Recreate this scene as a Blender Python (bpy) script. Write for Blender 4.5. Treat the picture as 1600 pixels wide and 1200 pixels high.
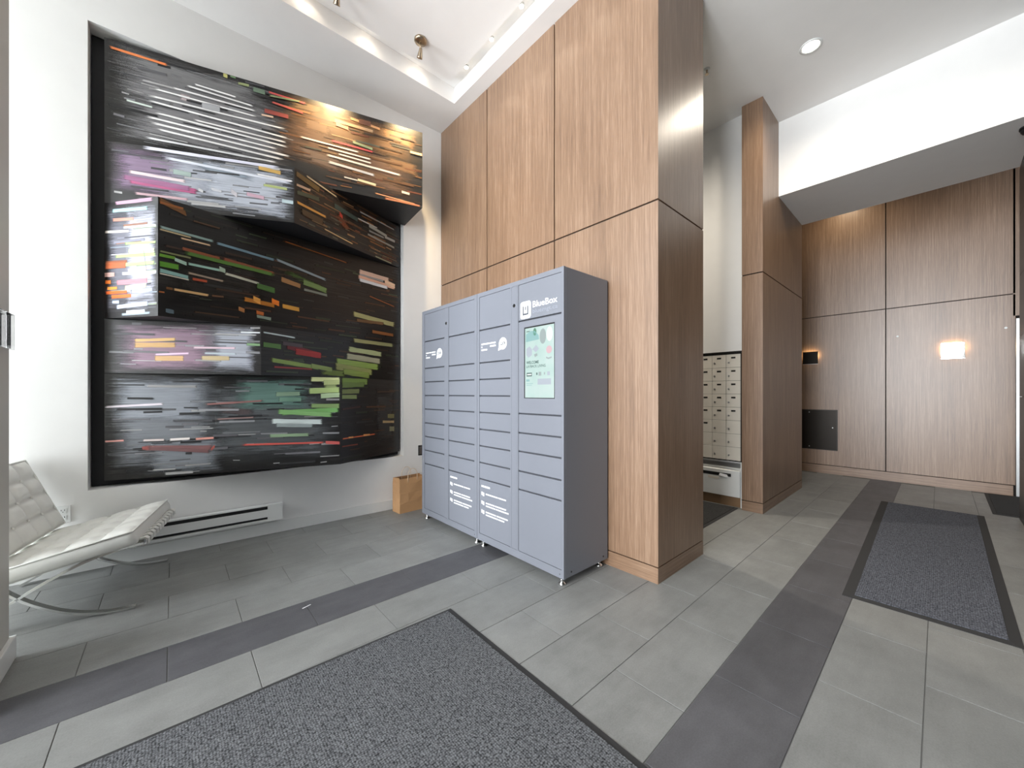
import bpy, bmesh, math, random
from mathutils import Vector, Matrix

for o in list(bpy.data.objects):
    bpy.data.objects.remove(o)
scene = bpy.context.scene
COL = scene.collection
R = math.radians
random.seed(7)

# ------------------------------------------------------------------ camera
cam_data = bpy.data.cameras.new('camera')
cam = bpy.data.objects.new('camera', cam_data)
COL.objects.link(cam)
cam.location = (0, 0, 1.25)
cam.rotation_euler = (R(90), 0, R(-41.684))
cam_data.sensor_width = 36.0
cam_data.lens = 594.47 / 1600 * 36
cam_data.shift_y = 15.1 / 1600
cam_data.clip_start = 0.02
scene.camera = cam

# ------------------------------------------------------------------ view / world
scene.view_settings.view_transform = 'Standard'
scene.view_settings.look = 'None'
scene.view_settings.gamma = 1.0
scene.view_settings.use_curve_mapping = False
scene.view_settings.exposure = 0.22
world = bpy.data.worlds.new('overcast_sky')
scene.world = world
world.use_nodes = True
world.node_tree.nodes['Background'].inputs[0].default_value = (0.86, 0.93, 1.0, 1)
world.node_tree.nodes['Background'].inputs[1].default_value = 1.4


# ------------------------------------------------------------------ daylight through the glazing
def area_light(name, loc, rot, sx, sy, power, color):
    d = bpy.data.lights.new(name, 'AREA')
    d.shape = 'RECTANGLE'
    d.size, d.size_y, d.energy, d.color = sx, sy, power, color
    o = bpy.data.objects.new(name, d)
    COL.objects.link(o)
    o.location, o.rotation_euler = loc, rot
    return o


# faces +X : rotate -Z to +X
area_light('storefront_daylight', (-3.0, 0.93, 2.15), (0, R(-90), 0), 4.1, 2.8, 600, (0.94, 0.97, 1.0))
area_light('alcove_daylight', (-3.0, 3.43, 2.15), (0, R(-90), 0), 4.1, 1.0, 180, (0.90, 0.95, 1.0))


# ------------------------------------------------------------------ helpers
def tag(o, label=None, cat=None, group=None, kind=None):
    if label: o['label'] = label
    if cat: o['category'] = cat
    if group: o['group'] = group
    if kind: o['kind'] = kind
    return o


class MB:
    """collects shapes into one bmesh"""
    def __init__(self):
        self.bm = bmesh.new()
        self.m = Matrix.Identity(4)
        self.mi = 0

    def _add(self, verts, faces, smooth=False):
        vs = [self.bm.verts.new(self.m @ Vector(v)) for v in verts]
        out = []
        for f in faces:
            try:
                fc = self.bm.faces.new([vs[i] for i in f])
                fc.material_index = self.mi
                fc.smooth = smooth
                out.append(fc)
            except ValueError:
                pass
        return vs, out

    def poly(self, verts, faces, smooth=False):
        self._add(verts, faces, smooth)
        return self

    def box(self, x0, x1, y0, y1, z0, z1, bev=0.0, seg=1):
        v = [(x0, y0, z0), (x1, y0, z0), (x1, y1, z0), (x0, y1, z0), (x0, y0, z1), (x1, y0, z1), (x1, y1, z1), (x0, y1, z1)]
        f = [(3, 2, 1, 0), (4, 5, 6, 7), (0, 1, 5, 4), (1, 2, 6, 5), (2, 3, 7, 6), (3, 0, 4, 7)]
        vs, fs = self._add(v, f)
        if bev > 0:
            ed = list({e for fc in fs for e in fc.edges})
            bmesh.ops.bevel(self.bm, geom=ed, offset=bev, segments=seg, affect='EDGES', profile=0.5)
        return self

    def prism(self, pts, z0, z1):
        n = len(pts)
        v = [(p[0], p[1], z0) for p in pts] + [(p[0], p[1], z1) for p in pts]
        f = [tuple(reversed(range(n))), tuple(range(n, 2 * n))] + [(i, (i + 1) % n, n + (i + 1) % n, n + i) for i in range(n)]
        self._add(v, f)
        return self

    def lathe(self, prof, c=(0, 0, 0), n=20, axis='Z', smooth=True, cap=True):
        """prof: list of (r, h)"""
        v = []
        for r, h in prof:
            for i in range(n):
                a = 2 * math.pi * i / n
                x, y = r * math.cos(a), r * math.sin(a)
                p = {'Z': (x, y, h), 'X': (h, x, y), 'Y': (x, h, y)}[axis]
                v.append((c[0] + p[0], c[1] + p[1], c[2] + p[2]))
        f = []
        for k in range(len(prof) - 1):
            for i in range(n):
                j = (i + 1) % n
                f.append((k * n + i, k * n + j, (k + 1) * n + j, (k + 1) * n + i))
        vs, fs = self._add(v, f, smooth)
        for k, rev in ((0, True), (len(prof) - 1, False)):
            if cap and prof[k][0] > 1e-5:
                idx = vs[k * n:(k + 1) * n]
                fc = self.bm.faces.new(list(reversed(idx)) if rev else idx)
                fc.material_index = self.mi
        return self

    def sweep(self, path, w, h, side=None, smooth=True):
        """rectangular bar (w along side axis, h across) swept along path"""
        P = [Vector(p) for p in path]
        side = Vector(side or (0, 1, 0)).normalized()
        v, f = [], []
        for i, p in enumerate(P):
            t = (P[min(i + 1, len(P) - 1)] - P[max(i - 1, 0)]).normalized()
            nrm = t.cross(side).normalized()
            for a, b in ((-1, -1), (1, -1), (1, 1), (-1, 1)):
                v.append(tuple(p + side * (a * w / 2) + nrm * (b * h / 2)))
        n = len(P)
        for i in range(n - 1):
            for k in range(4):
                j = (k + 1) % 4
                f.append((i * 4 + k, i * 4 + j, (i + 1) * 4 + j, (i + 1) * 4 + k))
        f.append((3, 2, 1, 0))
        f.append(tuple((n - 1) * 4 + k for k in range(4)))
        self._add(v, f, False)
        return self

    def tube(self, path, r, n=8):
        P = [Vector(p) for p in path]
        v, f = [], []
        ref = Vector((0.13, 0.31, 0.94)).normalized()
        for i, p in enumerate(P):
            t = (P[min(i + 1, len(P) - 1)] - P[max(i - 1, 0)]).normalized()
            a = t.cross(ref)
            if a.length < 1e-3: a = t.cross(Vector((1, 0, 0)))
            a.normalize()
            b = t.cross(a)
            for k in range(n):
                q = 2 * math.pi * k / n
                v.append(tuple(p + a * (r * math.cos(q)) + b * (r * math.sin(q))))
        for i in range(len(P) - 1):
            for k in range(n):
                j = (k + 1) % n
                f.append((i * n + k, i * n + j, (i + 1) * n + j, (i + 1) * n + k))
        f.append(tuple(reversed(range(n))))
        f.append(tuple((len(P) - 1) * n + k for k in range(n)))
        self._add(v, f, True)
        return self

    def mesh(self, name, mats):
        bmesh.ops.recalc_face_normals(self.bm, faces=self.bm.faces[:])
        me = bpy.data.meshes.new(name)
        self.bm.to_mesh(me)
        self.bm.free()
        for m in (mats if isinstance(mats, (list, tuple)) else [mats]):
            me.materials.append(m)
        return me

    def build(self, name, mats, parent=None, origin=True):
        """world-space (or parent-local when parent is an Empty built in local space) mesh object"""
        me = self.mesh(name, mats)
        o = bpy.data.objects.new(name, me)
        COL.objects.link(o)
        if parent is not None:
            o.parent = parent
            if parent.get('_w') is not None:        # parts were given in world coordinates
                off = base_of(parent)
                me.transform(Matrix.Translation(-off))
                o['_w'] = 1
                BASE[o.name] = off.copy()
        elif origin and len(me.vertices):
            xs = [v.co for v in me.vertices]
            c = Vector(((min(v.x for v in xs) + max(v.x for v in xs)) / 2, (min(v.y for v in xs) + max(v.y for v in xs)) / 2, min(v.z for v in xs)))
            me.transform(Matrix.Translation(-c))
            o.location = c
            o['_w'] = 1
            BASE[o.name] = c.copy()
        return o


BASE = {}


def base_of(o):
    return BASE[o.name]


def thing(name, loc, label, cat, group=None, kind=None, rz=None):
    """an Empty at a thing's base; with rz given its parts are built in local space"""
    o = bpy.data.objects.new(name, None)
    COL.objects.link(o)
    o.empty_display_size = 0.1
    o.location = loc
    if rz is None:
        o['_w'] = 1
        BASE[o.name] = Vector(loc)
    else:
        o.rotation_euler = (0, 0, rz)
    return tag(o, label, cat, group, kind)


def inst(name, me, parent, loc):
    """copy that shares mesh data, location in world space under a world-built parent"""
    o = bpy.data.objects.new(name, me)
    COL.objects.link(o)
    o.parent = parent
    o.location = Vector(loc) - base_of(parent)
    BASE[o.name] = Vector(loc)
    o['_w'] = 1
    return o


# ------------------------------------------------------------------ materials
def srgb(r, g, b):
    def c(v):
        v /= 255.0
        return v / 12.92 if v <= 0.04045 else ((v + 0.055) / 1.055) ** 2.4
    return (c(r), c(g), c(b), 1)


class NT:
    def __init__(self, name):
        self.mat = bpy.data.materials.new(name)
        self.mat.use_nodes = True
        self.t = self.mat.node_tree
        self.b = self.t.nodes['Principled BSDF']

    def n(self, kind, **kw):
        nd = self.t.nodes.new(kind)
        for k, v in kw.items():
            if hasattr(nd, k): setattr(nd, k, v)
            else: nd.inputs[k].default_value = v
        return nd

    def l(self, a, ai, b, bi):
        self.t.links.new(a.outputs[ai], b.inputs[bi])

    def ramp(self, stops):
        nd = self.t.nodes.new('ShaderNodeValToRGB')
        e = nd.color_ramp.elements
        while len(e) < len(stops): e.new(0.5)
        for el, (p, c) in zip(e, stops):
            el.position = p
            el.color = c
        return nd

    def coords(self, scale=(1, 1, 1), kind='Object', rot=(0, 0, 0)):
        tc = self.n('ShaderNodeTexCoord')
        mp = self.n('ShaderNodeMapping')
        mp.inputs['Scale'].default_value = scale
        mp.inputs['Rotation'].default_value = rot
        self.l(tc, kind, mp, 'Vector')
        return mp

    def bump(self, src, out, strength, dist):
        bp = self.n('ShaderNodeBump')
        bp.inputs['Strength'].default_value = strength
        bp.inputs['Distance'].default_value = dist
        self.l(src, out, bp, 'Height')
        self.l(bp, 'Normal', self.b, 'Normal')
        return bp


def plain(name, col, rough=0.5, metal=0.0, spec=0.5, emit=None, es=0.0, noise=0.0):
    m = NT(name)
    b = m.b
    b.inputs['Base Color'].default_value = col
    b.inputs['Roughness'].default_value = rough
    b.inputs['Metallic'].default_value = metal
    b.inputs['Specular IOR Level'].default_value = spec
    if emit:
        b.inputs['Emission Color'].default_value = emit
        b.inputs['Emission Strength'].default_value = es
    if noise:
        mp = m.coords((3, 3, 3))
        nz = m.n('ShaderNodeTexNoise', Scale=2.0, Detail=4.0)
        m.l(mp, 0, nz, 'Vector')
        rp = m.ramp([(0.3, tuple(c * (1 - noise) for c in col[:3]) + (1,)), (0.7, tuple(min(1, c * (1 + noise)) for c in col[:3]) + (1,))])
        m.l(nz, 'Fac', rp, 'Fac')
        m.l(rp, 'Color', b, 'Base Color')
    return m.mat


def wood(name, c_dark, c_mid, c_light, rough=0.38, horizontal=None):
    """rift-cut veneer: long thin grain along Z (or along one floor axis for the base boards)"""
    m = NT(name)
    geo = m.n('ShaderNodeNewGeometry')
    mp = m.n('ShaderNodeMapping')
    m.l(geo, 'Position', mp, 'Vector')
    mp.inputs['Scale'].default_value = {None: (85, 85, 1.6), 'Y': (85, 1.6, 85), 'X': (1.6, 85, 85)}[horizontal]
    nz = m.n('ShaderNodeTexNoise', Scale=1.0, Detail=5.0, Roughness=0.65)
    m.l(mp, 0, nz, 'Vector')
    mp2 = m.n('ShaderNodeMapping')
    m.l(geo, 'Position', mp2, 'Vector')
    mp2.inputs['Scale'].default_value = {None: (300, 300, 9), 'Y': (300, 9, 300), 'X': (9, 300, 300)}[horizontal]
    nf = m.n('ShaderNodeTexNoise', Scale=1.0, Detail=2.0)
    m.l(mp2, 0, nf, 'Vector')
    mp3 = m.n('ShaderNodeMapping')
    m.l(geo, 'Position', mp3, 'Vector')
    mp3.inputs['Scale'].default_value = (5, 5, 0.7)
    nb = m.n('ShaderNodeTexNoise', Scale=1.0, Detail=3.0)
    m.l(mp3, 0, nb, 'Vector')
    ad = m.n('ShaderNodeMath', operation='MULTIPLY_ADD')
    m.l(nf, 'Fac', ad, 0)
    ad.inputs[1].default_value = 0.5
    m.l(nz, 'Fac', ad, 2)
    ad2 = m.n('ShaderNodeMath', operation='MULTIPLY_ADD')
    m.l(nb, 'Fac', ad2, 0)
    ad2.inputs[1].default_value = 0.35
    m.l(ad, 0, ad2, 2)
    rp = m.ramp([(0.45, c_dark), (0.8, c_mid), (1.0, c_light)])
    mr = m.n('ShaderNodeMapRange')
    mr.inputs['From Min'].default_value = 0.5
    mr.inputs['From Max'].default_value = 1.25
    mr.inputs['To Min'].default_value = 0.4
    mr.inputs['To Max'].default_value = 1.1
    m.l(ad2, 0, mr, 0)
    m.l(mr, 0, rp, 'Fac')
    m.l(rp, 'Color', m.b, 'Base Color')
    m.b.inputs['Roughness'].default_value = rough
    m.b.inputs['Specular IOR Level'].default_value = 1.0
    m.bump(ad, 0, 0.12, 0.0015)
    return m.mat


def tile_mat(name, col, var):
    m = NT(name)
    oi = m.n('ShaderNodeObjectInfo')
    geo = m.n('ShaderNodeNewGeometry')
    mp = m.n('ShaderNodeMapping')
    m.l(geo, 'Position', mp, 'Vector')
    nz = m.n('ShaderNodeTexNoise', Scale=4.5, Detail=7.0, Roughness=0.65)
    m.l(mp, 0, nz, 'Vector')
    nf = m.n('ShaderNodeTexNoise', Scale=160.0, Detail=2.0)
    m.l(mp, 0, nf, 'Vector')
    mp2 = m.n('ShaderNodeMapping')
    m.l(geo, 'Position', mp2, 'Vector')
    mp2.inputs['Scale'].default_value = (3, 14, 1)
    ns = m.n('ShaderNodeTexNoise', Scale=1.0, Detail=6.0, Roughness=0.7)
    m.l(mp2, 0, ns, 'Vector')
    a = m.n('ShaderNodeMath', operation='MULTIPLY_ADD')
    m.l(nf, 'Fac', a, 0); a.inputs[1].default_value = 0.55; m.l(nz, 'Fac', a, 2)
    a2 = m.n('ShaderNodeMath', operation='MULTIPLY_ADD')
    m.l(ns, 'Fac', a2, 0); a2.inputs[1].default_value = 0.6; m.l(a, 0, a2, 2)
    a3 = m.n('ShaderNodeMath', operation='MULTIPLY_ADD')
    m.l(oi, 'Random', a3, 0); a3.inputs[1].default_value = 0.16; m.l(a2, 0, a3, 2)
    mr = m.n('ShaderNodeMapRange')
    mr.inputs['From Min'].default_value = 0.75
    mr.inputs['From Max'].default_value = 1.55
    m.l(a3, 0, mr, 0)
    lo = tuple(c * (1 - var) for c in col[:3]) + (1,)
    hi = tuple(min(1, c * (1 + var)) for c in col[:3]) + (1,)
    rp = m.ramp([(0.0, lo), (1.0, hi)])
    m.l(mr, 0, rp, 'Fac')
    m.l(rp, 'Color', m.b, 'Base Color')
    m.b.inputs['Roughness'].default_value = 0.5
    m.b.inputs['Specular IOR Level'].default_value = 0.4
    m.bump(nf, 'Fac', 0.12, 0.001)
    return m.mat


def mat_carpet(name, dark, light, scale, stretch=(1, 1, 1), bump=0.6):
    m = NT(name)
    geo = m.n('ShaderNodeNewGeometry')
    mp = m.n('ShaderNodeMapping')
    mp.inputs['Scale'].default_value = stretch
    m.l(geo, 'Position', mp, 'Vector')
    vo = m.n('ShaderNodeTexVoronoi', Scale=scale)
    vo.inputs['Randomness'].default_value = 0.45
    m.l(mp, 0, vo, 'Vector')
    nz = m.n('ShaderNodeTexNoise', Scale=scale * 1.3, Detail=3.0)
    m.l(mp, 0, nz, 'Vector')
    ml = m.n('ShaderNodeMath', operation='MULTIPLY_ADD')
    m.l(vo, 'Distance', ml, 0); ml.inputs[1].default_value = -0.75; m.l(nz, 'Fac', ml, 2)
    mr = m.n('ShaderNodeMapRange')
    mr.inputs['From Min'].default_value = -0.15
    mr.inputs['From Max'].default_value = 0.42
    m.l(ml, 0, mr, 0)
    rp = m.ramp([(0.0, dark), (1.0, light)])
    m.l(mr, 0, rp, 'Fac')
    m.l(rp, 'Color', m.b, 'Base Color')
    m.b.inputs['Roughness'].default_value = 0.95
    m.b.inputs['Specular IOR Level'].default_value = 0.15
    m.bump(ml, 0, bump, 0.004)
    return m.mat


def paint_panel(name):
    """dark lacquered canvas with long horizontal brush streaks"""
    m = NT(name)
    mp = m.coords((2.2, 2.2, 60), 'Object')
    nz = m.n('ShaderNodeTexNoise', Scale=1.0, Detail=8.0, Roughness=0.7)
    m.l(mp, 0, nz, 'Vector')
    mp2 = m.coords((1.3, 1.3, 5), 'Object')
    nb = m.n('ShaderNodeTexNoise', Scale=1.0, Detail=3.0)
    m.l(mp2, 0, nb, 'Vector')
    ad = m.n('ShaderNodeMath', operation='MULTIPLY_ADD')
    m.l(nb, 'Fac', ad, 0); ad.inputs[1].default_value = 0.7; m.l(nz, 'Fac', ad, 2)
    mr = m.n('ShaderNodeMapRange')
    mr.inputs['From Min'].default_value = 0.6
    mr.inputs['From Max'].default_value = 1.15
    m.l(ad, 0, mr, 0)
    rp = m.ramp([(0.0, srgb(10, 9, 9)), (0.55, srgb(24, 22, 21)), (1.0, srgb(52, 49, 47))])
    m.l(mr, 0, rp, 'Fac')
    m.l(rp, 'Color', m.b, 'Base Color')
    m.b.inputs['Roughness'].default_value = 0.36
    m.b.inputs['Specular IOR Level'].default_value = 0.55
    m.bump(nz, 'Fac', 0.12, 0.002)
    return m.mat


def stroke_mat(name):
    """dry-brushed paint: colour from the mesh, edges broken up by streaks along the stroke"""
    m = NT(name)
    t = m.t
    at = m.n('ShaderNodeVertexColor')
    at.layer_name = 'paint'
    mp = m.coords((4, 4, 170), 'Object')
    nz = m.n('ShaderNodeTexNoise', Scale=1.0, Detail=6.0, Roughness=0.7)
    m.l(mp, 0, nz, 'Vector')
    mpb = m.coords((2.5, 2.5, 16), 'Object')
    nb = m.n('ShaderNodeTexNoise', Scale=1.0, Detail=5.0, Roughness=0.7)
    m.l(mpb, 0, nb, 'Vector')

    def math_(op, a, b=None, c=None):
        nd = t.nodes.new('ShaderNodeMath')
        nd.operation = op
        for k, v in enumerate((a, b, c)):
            if v is None: continue
            if isinstance(v, (int, float)): nd.inputs[k].default_value = v
            else: t.links.new(v, nd.inputs[k])
        return nd.outputs[0]
    uv = m.n('ShaderNodeUVMap')
    sp = m.n('ShaderNodeSeparateXYZ')
    m.l(uv, 0, sp, 0)
    tri = lambda o: math_('SUBTRACT', 1.0, math_('ABSOLUTE', math_('MULTIPLY_ADD', o, 2.0, -1.0)))
    crisp = at.outputs['Alpha']
    edge = math_('MINIMUM', tri(sp.outputs[0]), tri(sp.outputs[1]))
    k = math_('MULTIPLY_ADD', crisp, 7.0, 2.6)
    n_mix = math_('ADD', math_('MULTIPLY', nz.outputs['Fac'], 0.65), math_('MULTIPLY', nb.outputs['Fac'], 0.35))
    al = math_('ADD', math_('MULTIPLY', edge, k), math_('MULTIPLY', math_('SUBTRACT', n_mix, 0.56), math_('MULTIPLY_ADD', crisp, -0.5, 3.2)))
    cl = t.nodes.new('ShaderNodeClamp')
    t.links.new(al, cl.inputs[0])
    alpha = math_('MULTIPLY', cl.outputs[0], math_('MULTIPLY_ADD', crisp, 0.12, 0.86))
    br = math_('MULTIPLY_ADD', n_mix, 1.5, 0.25)
    mx = t.nodes.new('ShaderNodeVectorMath')
    mx.operation = 'SCALE'
    t.links.new(at.outputs['Color'], mx.inputs[0])
    t.links.new(br, mx.inputs['Scale'])
    t.links.new(mx.outputs[0], m.b.inputs['Base Color'])
    m.b.inputs['Roughness'].default_value = 0.4
    t.links.new(alpha, m.b.inputs['Alpha'])
    m.bump(nz, 'Fac', 0.12, 0.001)
    return m.mat


def glass_mat(name):
    m = NT(name)
    t = m.t
    tr = t.nodes.new('ShaderNodeBsdfTransparent')
    gl = t.nodes.new('ShaderNodeBsdfGlossy')
    gl.inputs['Roughness'].default_value = 0.02
    fr = t.nodes.new('ShaderNodeFresnel')
    fr.inputs['IOR'].default_value = 1.45
    mx = t.nodes.new('ShaderNodeMixShader')
    t.links.new(fr.outputs[0], mx.inputs[0])
    t.links.new(tr.outputs[0], mx.inputs[1])
    t.links.new(gl.outputs[0], mx.inputs[2])
    t.links.new(mx.outputs[0], t.nodes['Material Output'].inputs['Surface'])
    return m.mat


def leather(name, col):
    m = NT(name)
    mp = m.coords((1, 1, 1))
    nz = m.n('ShaderNodeTexNoise', Scale=220.0, Detail=3.0)
    m.l(mp, 0, nz, 'Vector')
    nb = m.n('ShaderNodeTexNoise', Scale=7.0, Detail=4.0)
    m.l(mp, 0, nb, 'Vector')
    rp = m.ramp([(0.3, tuple(c * 0.93 for c in col[:3]) + (1,)), (0.7, col)])
    m.l(nb, 'Fac', rp, 'Fac')
    m.l(rp, 'Color', m.b, 'Base Color')
    m.b.inputs['Roughness'].default_value = 0.45
    m.bump(nz, 'Fac', 0.08, 0.001)
    return m.mat


M = {}
M['white_wall'] = plain('white_wall_paint', (0.85, 0.845, 0.825, 1), 0.65, noise=0.012)
M['ceiling'] = plain('ceiling_paint', (0.87, 0.855, 0.835, 1), 0.8, noise=0.01)
M['trim_white'] = plain('trim_white_gloss', (0.80, 0.81, 0.79, 1), 0.35)
M['jamb'] = plain('jamb_grey_paint', srgb(206, 204, 196), 0.5)
M['holder_grey'] = plain('sign_holder_insert', srgb(176, 180, 186), 0.3)
M['wood'] = wood('oak_veneer', srgb(96, 71, 52), srgb(132, 103, 79), srgb(153, 125, 101))
M['wood_base_y'] = wood('oak_base_board_y', srgb(96, 71, 52), srgb(132, 103, 79), srgb(153, 125, 101), horizontal='Y')
M['wood_base_x'] = wood('oak_base_board_x', srgb(96, 71, 52), srgb(132, 103, 79), srgb(153, 125, 101), horizontal='X')
M['gap'] = plain('joint_shadow_black', srgb(30, 24, 20), 0.9)
M['tile'] = tile_mat('porcelain_tile_grey', srgb(132, 133, 131), 0.26)
M['tile_dark'] = tile_mat('porcelain_tile_charcoal', srgb(86, 86, 89), 0.34)
M['grout'] = plain('grout', srgb(112, 112, 110), 0.9, noise=0.06)
M['locker'] = plain('locker_powder_coat', srgb(116, 119, 127), 0.42, spec=0.5)
M['locker_in'] = plain('locker_inner_dark', srgb(66, 68, 74), 0.7)
M['print_white'] = plain('white_vinyl_print', (0.88, 0.89, 0.9, 1), 0.5, emit=(1, 1, 1, 1), es=0.0)
M['print_pale'] = plain('pale_vinyl_print', srgb(140, 145, 155), 0.5)
M['print_grey'] = plain('grey_vinyl_print', srgb(66, 70, 78), 0.5)
M['chrome'] = plain('polished_steel', (0.72, 0.72, 0.71, 1), 0.14, metal=1.0)
M['steel'] = plain('brushed_steel', (0.62, 0.62, 0.61, 1), 0.34, metal=1.0)
M['nickel'] = plain('brushed_nickel', srgb(176, 160, 138), 0.3, metal=1.0)
M['black'] = plain('black_plastic', srgb(22, 22, 23), 0.45)
M['black_paint'] = plain('matte_black_paint', srgb(24, 24, 27), 0.5)
M['rubber'] = plain('black_rubber', srgb(48, 48, 49), 0.8)
M['carpet_near'] = mat_carpet('mat_weave_charcoal', srgb(38, 39, 41), srgb(118, 120, 123), 115.0, (1, 1, 1))
M['carpet_far'] = mat_carpet('mat_rib_blue_grey', srgb(48, 50, 56), srgb(116, 119, 128), 105.0, (1, 1, 1), 0.4)
M['carpet_dark'] = mat_carpet('mat_dark_pile', srgb(34, 34, 35), srgb(72, 72, 72), 120.0, (1, 1, 1), 0.3)
M['panel'] = paint_panel('streaked_black_canvas')
M['stroke'] = stroke_mat('brushed_paint')
M['glass'] = glass_mat('clear_glass')
M['leather'] = leather('white_leather', srgb(244, 244, 238))
M['leather_gap'] = plain('strap_shadow_grey', srgb(96, 92, 84), 0.7)
M['kraft'] = plain('kraft_paper', srgb(196, 152, 108), 0.75, noise=0.06)
M['kraft_in'] = plain('kraft_paper_inside', srgb(150, 118, 86), 0.8)
M['twine'] = plain('paper_twine', srgb(226, 206, 178), 0.8)
M['mailbox'] = plain('mailbox_enamel', srgb(226, 220, 208), 0.4)
M['stone'] = plain('dark_stone', srgb(62, 62, 62), 0.4, noise=0.15)
M['mirror'] = plain('mirror_plate', (0.86, 0.85, 0.83, 1), 0.03, metal=1.0)
M['iron'] = plain('dark_metal_plate', srgb(52, 50, 47), 0.35, metal=0.6)
M['bronze'] = plain('dark_bronze_plate', srgb(40, 34, 28), 0.3, metal=0.5)
M['led'] = plain('lamp_lens', (1, 0.95, 0.86, 1), 0.4, emit=(1.0, 0.93, 0.8, 1), es=14.0)
M['led_warm'] = plain('warm_lamp_lens', (1, 0.9, 0.7, 1), 0.4, emit=(1.0, 0.74, 0.40, 1), es=17.0)

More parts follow.
